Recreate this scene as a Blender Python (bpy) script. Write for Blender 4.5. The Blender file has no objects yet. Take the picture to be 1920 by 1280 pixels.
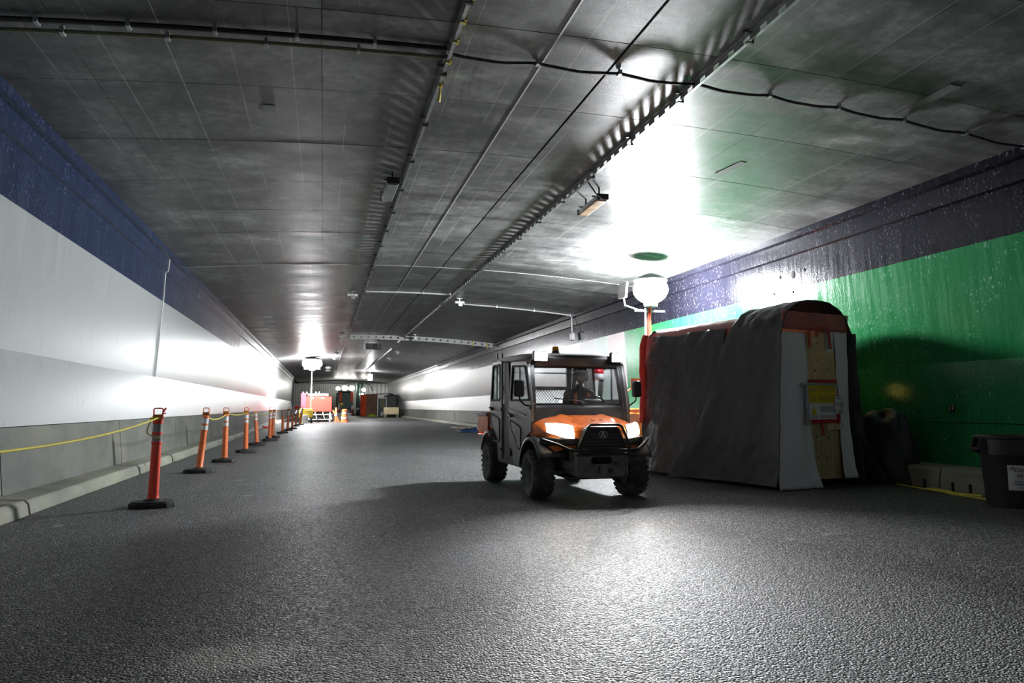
import bpy, bmesh, math, random
from mathutils import Vector, Matrix, Euler, noise as mnoise

random.seed(7)
PI = math.pi
sc = bpy.context.scene
col = sc.collection

# ------------------------------------------------------------------ camera, world, exposure
def setup_camera():
    cd = bpy.data.cameras.new('camera')
    co = bpy.data.objects.new('camera', cd)
    col.objects.link(co)
    cd.sensor_width = 36.0
    cd.lens = 36.0 * 1350.0 / 1920.0
    cd.clip_start = 0.05
    cd.clip_end = 400
    f, vx, vy = 1350.0, 606.0 - 960.0, 640.0 - 763.0        # the tunnel's vanishing point seen from the image centre
    d = Vector((vx, vy, -f)).normalized()                    # tunnel axis in camera space (Blender: x right, y up, -z forward)
    th = math.atan(123.0 / f)
    up = Vector((0, math.cos(th), -math.sin(th)))
    r = d.cross(up)
    # rows of R: world axes expressed in camera space -> camera-to-world rotation
    R = Matrix((r, d, up))
    co.matrix_world = Matrix.Translation((0, 0, 1.18)) @ R.to_4x4()
    sc.camera = co
setup_camera()

w = bpy.data.worlds.new('tunnel_air')
sc.world = w
w.use_nodes = True
w.node_tree.nodes['Background'].inputs[0].default_value = (0.80, 0.86, 1.0, 1)
w.node_tree.nodes['Background'].inputs[1].default_value = 0.42
sc.view_settings.view_transform = 'Standard'
sc.view_settings.look = 'None'
sc.view_settings.exposure = 0.02
sc.view_settings.gamma = 1.0
sc.view_settings.use_curve_mapping = False
sc.cycles.max_bounces = 8
sc.cycles.diffuse_bounces = 4
sc.cycles.glossy_bounces = 3
sc.cycles.transparent_max_bounces = 12
sc.cycles.sample_clamp_indirect = 6.0
sc.cycles.caustics_reflective = False
sc.cycles.caustics_refractive = False
try:
    sc.cycles.use_denoising = True
except Exception:
    pass

# lamp strengths, all in one place
TOWER_NEAR = 1000.0
TOWER_FAR = 330.0
WORK_SPOT = 430.0
HEAD_SPOT = 40.0

# ------------------------------------------------------------------ helpers
class MB:
    """collects shapes, builds ONE mesh object"""
    def __init__(s):
        s.v = []; s.f = []; s.m = []; s.cur = 0
    def add(s, vs, fs, M=None):
        o = len(s.v)
        if M is not None:
            vs = [M @ Vector(p) for p in vs]
        s.v += [tuple(p) for p in vs]
        s.f += [tuple(i + o for i in f) for f in fs]
        s.m += [s.cur] * len(fs)
        return s
    def box(s, c, d, rot=None):
        x, y, z = d[0] / 2, d[1] / 2, d[2] / 2
        vs = [(-x, -y, -z), (x, -y, -z), (x, y, -z), (-x, y, -z), (-x, -y, z), (x, -y, z), (x, y, z), (-x, y, z)]
        fs = [(0, 3, 2, 1), (4, 5, 6, 7), (0, 1, 5, 4), (1, 2, 6, 5), (2, 3, 7, 6), (3, 0, 4, 7)]
        M = Matrix.Translation(c)
        if rot is not None:
            M = M @ Euler(rot).to_matrix().to_4x4()
        return s.add(vs, fs, M)
    def bb(s, x0, x1, y0, y1, z0, z1):
        return s.box(((x0 + x1) / 2, (y0 + y1) / 2, (z0 + z1) / 2), (abs(x1 - x0), abs(y1 - y0), abs(z1 - z0)))
    def tube(s, pts, r, n=8, cap=True):
        pts = [Vector(p) for p in pts]
        rs = r if isinstance(r, (list, tuple)) else [r] * len(pts)
        vs = []; fs = []
        prev = None
        for i, p in enumerate(pts):
            a = pts[max(i - 1, 0)]; b = pts[min(i + 1, len(pts) - 1)]
            t = (b - a).normalized()
            if prev is None:
                q = Vector((0, 0, 1)) if abs(t.z) < 0.9 else Vector((1, 0, 0))
            else:
                q = prev
            u = (q - t * q.dot(t)).normalized()
            prev = u
            k = t.cross(u)
            for j in range(n):
                an = 2 * PI * j / n
                vs.append(p + (u * math.cos(an) + k * math.sin(an)) * rs[i])
        for i in range(len(pts) - 1):
            for j in range(n):
                j2 = (j + 1) % n
                fs.append((i * n + j, i * n + j2, (i + 1) * n + j2, (i + 1) * n + j))
        if cap:
            fs.append(tuple(range(n - 1, -1, -1)))
            fs.append(tuple(range((len(pts) - 1) * n, len(pts) * n)))
        return s.add(vs, fs)
    def lathe(s, prof, n=24, M=None, cap=True):
        """prof: list of (r, z) about z"""
        vs = []; fs = []
        for (r, z) in prof:
            for j in range(n):
                a = 2 * PI * j / n
                vs.append((r * math.cos(a), r * math.sin(a), z))
        for i in range(len(prof) - 1):
            for j in range(n):
                j2 = (j + 1) % n
                fs.append((i * n + j, i * n + j2, (i + 1) * n + j2, (i + 1) * n + j))
        if cap:
            fs.append(tuple(range(n - 1, -1, -1)))
            fs.append(tuple(range((len(prof) - 1) * n, len(prof) * n)))
        return s.add(vs, fs, M)
    def prism(s, poly, a, b, axis='x', M=None):
        """poly in the two other axes, extruded from a to b along axis"""
        n = len(poly)
        def P(u, v, t):
            return (t, u, v) if axis == 'x' else ((u, t, v) if axis == 'y' else (u, v, t))
        vs = [P(u, v, a) for u, v in poly] + [P(u, v, b) for u, v in poly]
        fs = [tuple(range(n - 1, -1, -1)), tuple(range(n, 2 * n))]
        fs += [(i, (i + 1) % n, n + (i + 1) % n, n + i) for i in range(n)]
        return s.add(vs, fs, M)
    def ring(s, outer, inner, a, b, axis='x', M=None):
        """a plate with a hole; outer and inner lists of equal length"""
        n = len(outer)
        def P(u, v, t):
            return (t, u, v) if axis == 'x' else ((u, t, v) if axis == 'y' else (u, v, t))
        vs = [P(u, v, a) for u, v in outer] + [P(u, v, a) for u, v in inner] + [P(u, v, b) for u, v in outer] + [P(u, v, b) for u, v in inner]
        fs = []
        for i in range(n):
            j = (i + 1) % n
            fs += [(i, j, n + j, n + i), (2 * n + i, 3 * n + i, 3 * n + j, 2 * n + j),
                   (i, 2 * n + i, 2 * n + j, j), (n + i, n + j, 3 * n + j, 3 * n + i)]
        return s.add(vs, fs, M)
    def grid(s, fn, nu, nv, M=None, thick=None):
        vs = [fn(i / nu, j / nv) for j in range(nv + 1) for i in range(nu + 1)]
        fs = [(j * (nu + 1) + i, j * (nu + 1) + i + 1, (j + 1) * (nu + 1) + i + 1, (j + 1) * (nu + 1) + i) for j in range(nv) for i in range(nu)]
        return s.add(vs, fs, M)
    def ball(s, c, r, nu=16, nv=10, M=None):
        rx, ry, rz = (r, r, r) if not isinstance(r, (tuple, list)) else r
        vs = [(c[0], c[1], c[2] + rz)]
        for i in range(1, nv):
            t = PI * i / nv
            for j in range(nu):
                a = 2 * PI * j / nu
                vs.append((c[0] + rx * math.sin(t) * math.cos(a), c[1] + ry * math.sin(t) * math.sin(a), c[2] + rz * math.cos(t)))
        vs.append((c[0], c[1], c[2] - rz))
        fs = [(0, 1 + j, 1 + (j + 1) % nu) for j in range(nu)]
        for i in range(nv - 2):
            for j in range(nu):
                a = 1 + i * nu
                fs.append((a + j, a + nu + j, a + nu + (j + 1) % nu, a + (j + 1) % nu))
        a = 1 + (nv - 2) * nu
        fs += [(a + j, len(vs) - 1, a + (j + 1) % nu) for j in range(nu)]
        return s.add(vs, fs, M)
    def build(s, name, mat, parent=None, bevel=0.0, smooth=True, angle=40, solid=0.0, loc=None, seg=2, kind=None, sub=0):
        me = bpy.data.meshes.new(name)
        me.from_pydata(s.v, [], s.f)
        mats = mat if isinstance(mat, (list, tuple)) else [mat]
        for m in mats:
            me.materials.append(m)
        me.polygons.foreach_set('material_index', s.m)
        bm = bmesh.new(); bm.from_mesh(me)
        bmesh.ops.recalc_face_normals(bm, faces=bm.faces)
        bm.to_mesh(me); bm.free()
        if smooth:
            me.polygons.foreach_set('use_smooth', [True] * len(me.polygons))
            me.set_sharp_from_angle(angle=math.radians(angle))
        me.update()
        o = bpy.data.objects.new(name, me)
        col.objects.link(o)
        if loc is not None:
            o.location = loc
        if parent is not None:
            o.parent = parent
        if solid:
            md = o.modifiers.new('solid', 'SOLIDIFY'); md.thickness = solid; md.offset = 0
        if sub:
            md = o.modifiers.new('sub', 'SUBSURF'); md.levels = sub; md.render_levels = sub
        if bevel:
            md = o.modifiers.new('bevel', 'BEVEL'); md.width = bevel; md.segments = seg
            md.limit_method = 'ANGLE'; md.angle_limit = math.radians(35)
        if kind:
            o['kind'] = kind
        return o

def tag(o, label, cat, group=None):
    o['label'] = label; o['category'] = cat
    if group: o['group'] = group
    return o
def struct(o):
    o['kind'] = 'structure'
    return o
def thing(name, label, cat, loc=(0, 0, 0), rotz=0.0, group=None):
    o = bpy.data.objects.new(name, None)
    o.empty_display_size = 0.2
    col.objects.link(o)
    o.location = loc; o.rotation_euler = (0, 0, rotz)
    return tag(o, label, cat, group)
def copy_tree(o, parent=None):
    c = o.copy(); col.objects.link(c)
    if parent is not None: c.parent = parent
    for ch in list(o.children):
        copy_tree(ch, c)
    return c
def inst(o, parent=None):
    c = o.copy(); col.objects.link(c)
    if parent is not None: c.parent = parent
    return c
def text(name, body, size, mat, parent, M, ext=0.002, align='LEFT'):
    cu = bpy.data.curves.new(name, 'FONT')
    cu.body = body; cu.size = size; cu.extrude = ext; cu.align_x = align; cu.resolution_u = 3
    o = bpy.data.objects.new(name + '_tmp', cu)
    col.objects.link(o)
    dg = bpy.context.evaluated_depsgraph_get()
    me = bpy.data.meshes.new_from_object(o.evaluated_get(dg))
    bpy.data.objects.remove(o); 
    me.materials.clear(); me.materials.append(mat)
    me.transform(M)
    ob = bpy.data.objects.new(name, me); col.objects.link(ob)
    ob.parent = parent
    return ob

# ------------------------------------------------------------------ materials
class N:
    def __init__(s, name):
        s.mat = bpy.data.materials.new(name); s.mat.use_nodes = True
        s.t = s.mat.node_tree
        s.b = s.t.nodes['Principled BSDF']
        s.out = s.t.nodes['Material Output']
    def n(s, typ, **kw):
        nd = s.t.nodes.new(typ)
        for k, v in kw.items():
            setattr(nd, k, v)
        return nd
    def l(s, a, b):
        s.t.links.new(a, b)
    def pos(s, scale=(1, 1, 1), obj=False):
        if obj:
            g = s.n('ShaderNodeTexCoord').outputs['Object']
        else:
            g = s.n('ShaderNodeNewGeometry').outputs['Position']
        m = s.n('ShaderNodeVectorMath', operation='MULTIPLY')
        s.l(g, m.inputs[0]); m.inputs[1].default_value = scale
        return m.outputs[0]
    def noise(s, vec, scale, detail=4, rough=0.55, dist=0.0):
        nd = s.n('ShaderNodeTexNoise')
        nd.inputs['Scale'].default_value = scale; nd.inputs['Detail'].default_value = detail
        nd.inputs['Roughness'].default_value = rough; nd.inputs['Distortion'].default_value = dist
        s.l(vec, nd.inputs['Vector'])
        return nd.outputs['Fac']
    def ramp(s, fac, stops):
        nd = s.n('ShaderNodeValToRGB')
        e = nd.color_ramp.elements
        while len(e) < len(stops): e.new(0.5)
        for i, (p, c) in enumerate(stops):
            e[i].position = p
            e[i].color = (c, c, c, 1) if not isinstance(c, (tuple, list)) else (*c[:3], 1)
        s.l(fac, nd.inputs[0])
        return nd.outputs[0]
    def rng(s, fac, a, b, c, d):
        nd = s.n('ShaderNodeMapRange')
        for i, v in enumerate((a, b, c, d)): nd.inputs[1 + i].default_value = v
        s.l(fac, nd.inputs[0])
        return nd.outputs[0]
    def mix(s, fac, a, b, mode='MIX'):
        nd = s.n('ShaderNodeMix', data_type='RGBA', blend_type=mode)
        for sock, v in ((nd.inputs[0], fac), (nd.inputs[6], a), (nd.inputs[7], b)):
            if isinstance(v, (int, float)): sock.default_value = v
            elif isinstance(v, (tuple, list)): sock.default_value = (*v[:3], 1)
            else: s.l(v, sock)
        return nd.outputs[2]
    def math(s, op, a, b=0.0):
        nd = s.n('ShaderNodeMath', operation=op)
        for i, v in enumerate((a, b)):
            if isinstance(v, (int, float)): nd.inputs[i].default_value = v
            else: s.l(v, nd.inputs[i])
        return nd.outputs[0]
    def bump(s, h, strength=0.3, dist=0.01):
        nd = s.n('ShaderNodeBump')
        nd.inputs['Strength'].default_value = strength; nd.inputs['Distance'].default_value = dist
        s.l(h, nd.inputs['Height']); s.l(nd.outputs[0], s.b.inputs['Normal'])
        return nd
    def color(s, c):
        if isinstance(c, (tuple, list)): s.b.inputs['Base Color'].default_value = (*c[:3], 1)
        else: s.l(c, s.b.inputs['Base Color'])
    def rough(s, r):
        if isinstance(r, (int, float)): s.b.inputs['Roughness'].default_value = r
        else: s.l(r, s.b.inputs['Roughness'])

def plain(name, c, rough=0.5, metal=0.0, vary=0.18, scale=14.0, bump=0.0, bscale=60.0, spec=0.5, dirt=None):
    """colour with a little procedural variation in object space"""
    m = N(name)
    v = m.pos(obj=True)
    a = m.noise(v, scale, 4)
    lo = tuple(x * (1 - vary) for x in c); hi = tuple(min(1, x * (1 + vary)) for x in c)
    cc = m.ramp(a, [(0.3, lo), (0.7, hi)])
    if dirt:
        d = m.noise(v, scale * 0.35, 6, 0.65)
        cc = m.mix(m.rng(d, 0.48, 0.68, 0, dirt[1]), cc, dirt[0])
    m.color(cc)
    m.rough(m.rng(a, 0.3, 0.7, max(0.02, rough - 0.06), min(1, rough + 0.06)))
    m.b.inputs['Metallic'].default_value = metal
    m.b.inputs['Specular IOR Level'].default_value = spec
    if bump:
        m.bump(m.noise(v, bscale, 3), bump, 0.01)
    return m.mat

def emit(name, c, strength):
    m = N(name)
    e = m.n('ShaderNodeEmission'); e.inputs[0].default_value = (*c, 1); e.inputs[1].default_value = strength
    m.l(e.outputs[0], m.out.inputs[0])
    return m.mat

def glass(name, tint=(0.85, 0.9, 0.9), refl=0.07, dust=0.0):
    m = N(name)
    t = m.n('ShaderNodeBsdfTransparent'); t.inputs[0].default_value = (*tint, 1)
    g = m.n('ShaderNodeBsdfGlossy'); g.inputs['Roughness'].default_value = 0.42
    lw = m.n('ShaderNodeLayerWeight'); lw.inputs[0].default_value = 0.25
    mx = m.n('ShaderNodeMixShader')
    m.l(m.rng(lw.outputs['Fresnel'], 0, 1, refl * 0.5, 0.6), mx.inputs[0])
    m.l(t.outputs[0], mx.inputs[1]); m.l(g.outputs[0], mx.inputs[2])
    last = mx.outputs[0]
    if dust:
        d = m.n('ShaderNodeBsdfDiffuse'); d.inputs[0].default_value = (0.5, 0.5, 0.48, 1)
        m2 = m.n('ShaderNodeMixShader')
        nz = m.noise(m.pos(obj=True), 6, 5)
        m.l(m.rng(nz, 0.35, 0.75, 0, dust), m2.inputs[0])
        m.l(last, m2.inputs[1]); m.l(d.outputs[0], m2.inputs[2]); last = m2.outputs[0]
    m.l(last, m.out.inputs[0])
    return m.mat

def asphalt():
    m = N('asphalt')
    p = m.pos()
    vo = m.n('ShaderNodeTexVoronoi'); vo.inputs['Scale'].default_value = 78.0
    m.l(p, vo.inputs['Vector'])
    sep = m.n('ShaderNodeSeparateColor'); m.l(vo.outputs['Color'], sep.inputs[0])
    speck = m.ramp(sep.outputs[0], [(0.0, 0.014), (0.4, 0.058), (0.75, 0.14), (1.0, 0.42)])
    big = m.noise(m.pos((1.0, 0.35, 1)), 0.9, 5)
    c = m.mix(1.0, speck, m.ramp(big, [(0.3, 0.72), (0.7, 1.12)]), 'MULTIPLY')
    # polished wheel tracks along the tunnel
    tr = m.noise(m.pos((1.6, 0.03, 1)), 1.0, 3)
    c = m.mix(m.rng(tr, 0.5, 0.72, 0, 0.3), c, (0.10, 0.10, 0.098))
    # pale dust scraps on the right-hand edge and a sandy patch in the foreground
    xyz = m.n('ShaderNodeSeparateXYZ'); m.l(p, xyz.inputs[0])
    edge = m.rng(xyz.outputs[0], 3.5, 8.0, 0.0, 1.0)
    du = m.noise(m.pos((1.0, 2.6, 1)), 1.5, 6, 0.62)
    c = m.mix(m.math('MULTIPLY', edge, m.rng(du, 0.5, 0.72, 0, 0.5)), c, (0.15, 0.135, 0.085))
    dv = m.n('ShaderNodeVectorMath', operation='DISTANCE')
    wob = m.noise(p, 7.0, 5, 0.7)
    flat = m.n('ShaderNodeCombineXYZ')
    m.l(m.math('MULTIPLY', xyz.outputs[0], 1.15), flat.inputs[0]); m.l(m.math('MULTIPLY', xyz.outputs[1], 1.45), flat.inputs[1])
    m.l(flat.outputs[0], dv.inputs[0]); dv.inputs[1].default_value = (-0.38 * 1.15, 3.77 * 1.45, 0)
    dd = m.math('ADD', dv.outputs['Value'], m.math('MULTIPLY', m.math('SUBTRACT', wob, 0.5), 0.55))
    fine = m.noise(p, 60, 3)
    patch = m.math('MULTIPLY', m.rng(dd, 0.20, 0.38, 0.9, 0.0), m.rng(fine, 0.3, 0.55, 0.3, 1.0))
    c = m.mix(patch, c, (0.56, 0.53, 0.45))
    for sx, sy, sr in ((-2.53, 8.25, 0.09), (-0.95, 10.4, 0.08), (4.1, 5.75, 0.05), (4.6, 5.9, 0.06), (-1.3, 12.6, 0.1)):
        dq = m.n('ShaderNodeVectorMath', operation='DISTANCE'); m.l(p, dq.inputs[0]); dq.inputs[1].default_value = (sx, sy, 0)
        dz = m.math('ADD', dq.outputs['Value'], m.math('MULTIPLY', m.math('SUBTRACT', wob, 0.5), 0.35))
        c = m.mix(m.rng(dz, sr * 0.4, sr, 0.7, 0.0), c, (0.42, 0.42, 0.38))
    m.color(c)
    m.rough(m.rng(sep.outputs[1], 0, 1, 0.40, 0.72))
    m.b.inputs['Specular IOR Level'].default_value = 0.5
    h = m.math('ADD', m.math('MULTIPLY', vo.outputs['Distance'], -1.0), m.math('MULTIPLY', m.noise(p, 38, 2), 0.6))
    m.bump(h, 1.0, 0.02)
    return m.mat

def ceiling_concrete():
    m = N('ceiling_concrete')
    p = m.pos()
    a = m.noise(m.pos((0.6, 1.6, 1)), 0.8, 7, 0.62, 0.4)         # smears running across the tunnel
    b = m.noise(p, 2.2, 6, 0.6)
    c = m.ramp(a, [(0.28, 0.08), (0.45, 0.16), (0.6, 0.26), (0.78, 0.48)])
    c = m.mix(0.65, c, m.ramp(b, [(0.25, 0.35), (0.5, 0.75), (0.72, 1.4)]), 'MULTIPLY')
    b2 = m.noise(p, 9.0, 6, 0.7)
    c = m.mix(0.55, c, m.ramp(b2, [(0.3, 0.45), (0.5, 0.9), (0.7, 1.5)]), 'MULTIPLY')
    fl = m.noise(p, 55, 4, 0.7)
    flm = m.math('MULTIPLY', m.rng(fl, 0.66, 0.74, 0, 1), m.rng(b, 0.45, 0.65, 0, 0.8))
    c = m.mix(flm, c, (0.42, 0.42, 0.40))
    oi = m.n('ShaderNodeObjectInfo')
    tone = m.rng(oi.outputs['Random'], 0, 1, 0.78, 1.18)
    gv = m.n('ShaderNodeCombineColor')
    for q in range(3): m.l(tone, gv.inputs[q])
    c = m.mix(1.0, c, gv.outputs[0], 'MULTIPLY')
    # thin pale lines left by the shuttering boards, broken up by wear
    px = m.n('ShaderNodeSeparateXYZ'); m.l(p, px.inputs[0])
    fr = m.math('FRACT', m.math('MULTIPLY', m.math('ADD', px.outputs[0], 0.11), 1.64))
    ln = m.math('MULTIPLY', m.rng(m.math('ABSOLUTE', m.math('SUBTRACT', fr, 0.5)), 0.004, 0.012, 1, 0), m.rng(m.noise(m.pos((2.0, 0.25, 1)), 1.1, 4), 0.45, 0.62, 0.05, 0.75))
    c = m.mix(ln, c, (0.62, 0.62, 0.58))
    gr = m.noise(m.pos((1.5, 0.5, 1)), 1.3, 8, 0.7, 0.8)
    c = m.mix(m.rng(gr, 0.52, 0.66, 0, 0.55), c, (0.055, 0.055, 0.053))
    # ring and blot stains left by drilled patches
    xyz = m.n('ShaderNodeSeparateXYZ'); m.l(p, xyz.inputs[0])
    fl2 = m.n('ShaderNodeCombineXYZ'); m.l(xyz.outputs[0], fl2.inputs[0]); m.l(xyz.outputs[1], fl2.inputs[1])
    wob = m.math('MULTIPLY', m.math('SUBTRACT', m.noise(p, 4, 4), 0.5), 0.14)
    def dist(x, y):
        d = m.n('ShaderNodeVectorMath', operation='DISTANCE')
        m.l(fl2.outputs[0], d.inputs[0]); d.inputs[1].default_value = (x, y, 0)
        return m.math('ADD', d.outputs['Value'], wob)
    for x, y, r, k in ((6.0, 7.85, 0.25, 0.055), (0.2, 11.9, 0.2, 0.18), (-2.1, 10.05, 0.16, 0.2), (-1.05, 8.1, 0.45, 0.16)):
        ring = m.rng(m.math('ABSOLUTE', m.math('SUBTRACT', dist(x, y), r)), 0.015, 0.06, 0.4, 0)
        c = m.mix(ring, c, (k, k, k))
    for x, y, r in ((3.28, 6.42, 0.17), (2.02, 6.72, 0.14), (1.95, 6.3, 0.1), (6.2, 9.85, 0.14)):
        c = m.mix(m.rng(dist(x, y), r * 0.6, r, 0.7, 0), c, (0.035, 0.035, 0.033))
    m.color(c)
    m.rough(m.ramp(a, [(0.3, 0.32), (0.7, 0.5)]))
    m.b.inputs['Specular IOR Level'].default_value = 0.36
    m.bump(m.math('ADD', m.noise(p, 40, 6, 0.7), m.math('MULTIPLY', m.noise(m.pos((0.5, 3, 1)), 5, 3), 0.5)), 0.25, 0.008)
    return m.mat

def paint(name, c, rough=0.22, drip=0.6, fleck=0.4, dirt=0.25, bump=0.35, chip_glint_c=(0.75, 0.78, 0.8), spec=0.5):
    """gloss wall paint with drips and streaks that run down the wall, chips and painted-in glints"""
    m = N(name)
    p = m.pos()
    st = m.noise(m.pos((6.0, 6.0, 0.35)), 2.0, 7, 0.7)
    cl = m.noise(p, 0.7, 4)
    lo = tuple(x * (1 - dirt) for x in c)
    cc = m.ramp(st, [(0.3, lo), (0.62, c)])
    gr = m.math('MULTIPLY', m.rng(st, 0.56, 0.72, 0, drip), m.rng(cl, 0.42, 0.66, 0.1, 1))
    cc = m.mix(gr, cc, tuple(x * 0.72 + 0.015 for x in c))
    f = m.noise(m.pos((1, 1, 0.6)), 26, 3, 0.7)
    fm = m.math('MULTIPLY', m.rng(f, 0.60, 0.66, 0, fleck), m.rng(m.noise(p, 1.3, 5, 0.7), 0.42, 0.62, 0.0, 1))  # pale spots stand for glints off the gloss as well as chips
    cc = m.mix(fm, cc, chip_glint_c)
    m.color(cc)
    m.rough(m.rng(st, 0.3, 0.7, rough, rough + 0.14))
    m.b.inputs['Specular IOR Level'].default_value = spec
    h = m.math('ADD', m.noise(m.pos((1, 1, 0.7)), 40, 1.5, 0.6), m.math('MULTIPLY', st, 0.06))
    m.bump(h, bump, 0.008)
    return m.mat

def wall_concrete(name, c, warm=(0.3, 0.28, 0.2), amount=0.4):
    m = N(name)
    p = m.pos()
    a = m.noise(m.pos((1, 0.7, 1.6)), 1.4, 7, 0.6, 0.3)
    cc = m.ramp(a, [(0.3, tuple(x * 0.6 for x in c)), (0.52, c), (0.75, tuple(min(1, x * 1.35) for x in c))])
    b = m.noise(p, 0.9, 5, 0.6)
    cc = m.mix(m.rng(b, 0.45, 0.7, 0, amount), cc, warm)
    pit = m.noise(p, 30, 4, 0.7)
    cc = m.mix(m.rng(pit, 0.67, 0.73, 0, 0.5), cc, tuple(x * 0.35 for x in c))
    m.color(cc); m.rough(m.rng(a, 0.3, 0.7, 0.62, 0.82))
    m.bump(m.math('ADD', pit, a), 0.35, 0.01)
    return m.mat

def fabric(name, c, rough=0.75, vary=0.35, bump=0.5, spec=0.35):
    m = N(name)
    p = m.pos(obj=True)
    a = m.noise(m.pos((1, 1, 0.4), obj=True), 2.2, 6, 0.65)
    cc = m.ramp(a, [(0.3, tuple(x * (1 - vary) for x in c)), (0.7, tuple(min(1, x * (1 + vary)) for x in c))])
    m.color(cc); m.rough(m.rng(a, 0.3, 0.7, rough - 0.12, rough + 0.1))
    m.b.inputs['Specular IOR Level'].default_value = spec
    h = m.math('ADD', m.noise(p, 9, 5, 0.6, 0.8), m.math('MULTIPLY', m.noise(p, 120, 2), 0.12))
    m.bump(h, bump, 0.03)
    return m.mat

def plywood(name, c):
    m = N(name)
    a = m.noise(m.pos((9, 9, 0.8), obj=True), 2.0, 5, 0.6, 0.6)
    cc = m.ramp(a, [(0.3, tuple(x * 0.72 for x in c)), (0.7, tuple(min(1, x * 1.2) for x in c))])
    k = m.noise(m.pos((1, 1, 0.7), obj=True), 11, 2)
    cc = m.mix(m.rng(k, 0.72, 0.76, 0, 0.8), cc, (0.05, 0.03, 0.015))
    m.color(cc); m.rough(0.6)
    return m.mat

M = {}
M['asphalt'] = asphalt()
M['ceiling'] = ceiling_concrete()
M['backing'] = plain('dark_joint', (0.02, 0.02, 0.02), 0.9)
M['white'] = paint('white_wall_paint', (0.44, 0.45, 0.46), 0.26, 0.35, 0.0, 0.12, 0.10)
M['blue'] = paint('blue_wall_paint', (0.020, 0.034, 0.088), 0.16, 0.25, 0.8, 0.3, 0.30, (0.22, 0.27, 0.40))
M['navy'] = paint('dark_navy_wall_paint', (0.010, 0.010, 0.017), 0.11, 0.25, 0.8, 0.3, 0.34, (0.30, 0.30, 0.34), 0.3)
M['green'] = paint('green_wall_paint', (0.022, 0.22, 0.070), 0.11, 0.25, 0.8, 0.25, 0.34, (0.35, 0.58, 0.45), 0.4)
M['pale_green'] = paint('pale_green_wall_paint', (0.45, 0.62, 0.52), 0.25, 0.5, 0.1, 0.2, 0.25)
M['pinkish'] = paint('pinkish_white_wall_paint', (0.72, 0.60, 0.60), 0.25, 0.5, 0.1, 0.2, 0.25)
M['greywhite'] = paint('grey_white_stripe_paint', (0.62, 0.62, 0.63), 0.3, 0.5, 0.2, 0.2, 0.25)
M['barrier'] = wall_concrete('barrier_concrete', (0.155, 0.155, 0.142))
M['kerb'] = wall_concrete('kerb_concrete', (0.29, 0.29, 0.24), (0.30, 0.29, 0.18), 0.6)
M['grey_concrete'] = wall_concrete('recess_concrete', (0.17, 0.17, 0.17))
M['galv'] = plain('galvanised_steel', (0.42, 0.43, 0.44), 0.42, 0.85, 0.2, 9, dirt=((0.2, 0.16, 0.12), 0.4))
M['galv_light'] = plain('light_galvanised_steel', (0.62, 0.62, 0.60), 0.5, 0.3, 0.15, 9)
M['black_rubber'] = plain('black_rubber', (0.022, 0.022, 0.022), 0.7, 0, 0.3, 10, 0.2, 80, dirt=((0.09, 0.085, 0.08), 0.5))
M['tyre'] = plain('dusty_tyre_rubber', (0.085, 0.083, 0.08), 0.8, 0, 0.3, 9, 0.3, 60, dirt=((0.30, 0.295, 0.285), 0.75))
M['reflection_pane'] = plain('painted_reflection_pane', (0.50, 0.50, 0.50), 0.25, 0, 0.15, 4)  # reflection on the front door panes, painted as pale grey
M['rim'] = plain('grey_dusty_rim', (0.24, 0.24, 0.235), 0.55, 0.3, 0.25, 12, dirt=((0.2, 0.2, 0.19), 0.6))
M['black_plastic'] = plain('black_plastic', (0.016, 0.016, 0.017), 0.38, 0, 0.2, 10)
M['cab_grey'] = plain('dusty_dark_grey_cab', (0.065, 0.065, 0.068), 0.42, 0, 0.2, 7, dirt=((0.17, 0.17, 0.168), 0.55))
M['door_grey'] = plain('grey_cab_door', (0.24, 0.24, 0.245), 0.36, 0, 0.15, 6, dirt=((0.36, 0.36, 0.35), 0.5))
M['orange_paint'] = plain('orange_vehicle_paint', (0.95, 0.21, 0.04), 0.28, 0, 0.06, 5, dirt=((0.7, 0.3, 0.15), 0.15))
M['dark_steel'] = plain('dark_steel', (0.05, 0.05, 0.05), 0.4, 0.7, 0.25, 10)
M['under'] = plain('dusty_undercarriage', (0.20, 0.197, 0.19), 0.75, 0, 0.35, 9, dirt=((0.2, 0.195, 0.185), 0.6))
M['glass'] = glass('cab_glass', (0.86, 0.9, 0.9), 0.10, 0.16)
M['glass_clean'] = glass('clear_cab_glass', (0.88, 0.92, 0.92), 0.09, 0.08)
M['chrome'] = plain('chrome', (0.7, 0.7, 0.7), 0.15, 1.0, 0.05)
M['amber'] = plain('amber_beacon_lens', (0.85, 0.34, 0.01), 0.25, 0, 0.1)
M['red_plastic'] = plain('red_plastic', (0.5, 0.05, 0.03), 0.4)
M['post_red'] = plain('fluorescent_red_post', (1.0, 0.085, 0.045), 0.42, 0, 0.07, 8, dirt=((0.6, 0.2, 0.15), 0.3))
M['post_orange'] = plain('faded_orange_post', (0.88, 0.20, 0.06), 0.45, 0, 0.1, 8, dirt=((0.75, 0.36, 0.24), 0.5))
M['band_grey'] = plain('grey_reflective_band', (0.30, 0.30, 0.32), 0.35, 0.3, 0.1)
M['band_white'] = plain('white_reflective_band', (0.74, 0.75, 0.78), 0.35, 0.1, 0.1)
M['brown_cap'] = plain('orange_brown_plastic', (0.42, 0.16, 0.02), 0.5)
M['yellow_rope'] = plain('yellow_rope_fibre', (0.78, 0.66, 0.10), 0.7, 0, 0.2, 40, 0.4, 120)
M['tarp'] = fabric('black_tarpaulin', (0.045, 0.045, 0.048), 0.45, 0.5, 0.9, 0.6)
M['tarp_dull'] = fabric('dusty_black_tarpaulin', (0.07, 0.07, 0.071), 0.58, 0.4, 0.8, 0.45)
M['red_tarp'] = fabric('red_tarpaulin', (0.80, 0.055, 0.035), 0.5, 0.2, 0.5)
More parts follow.
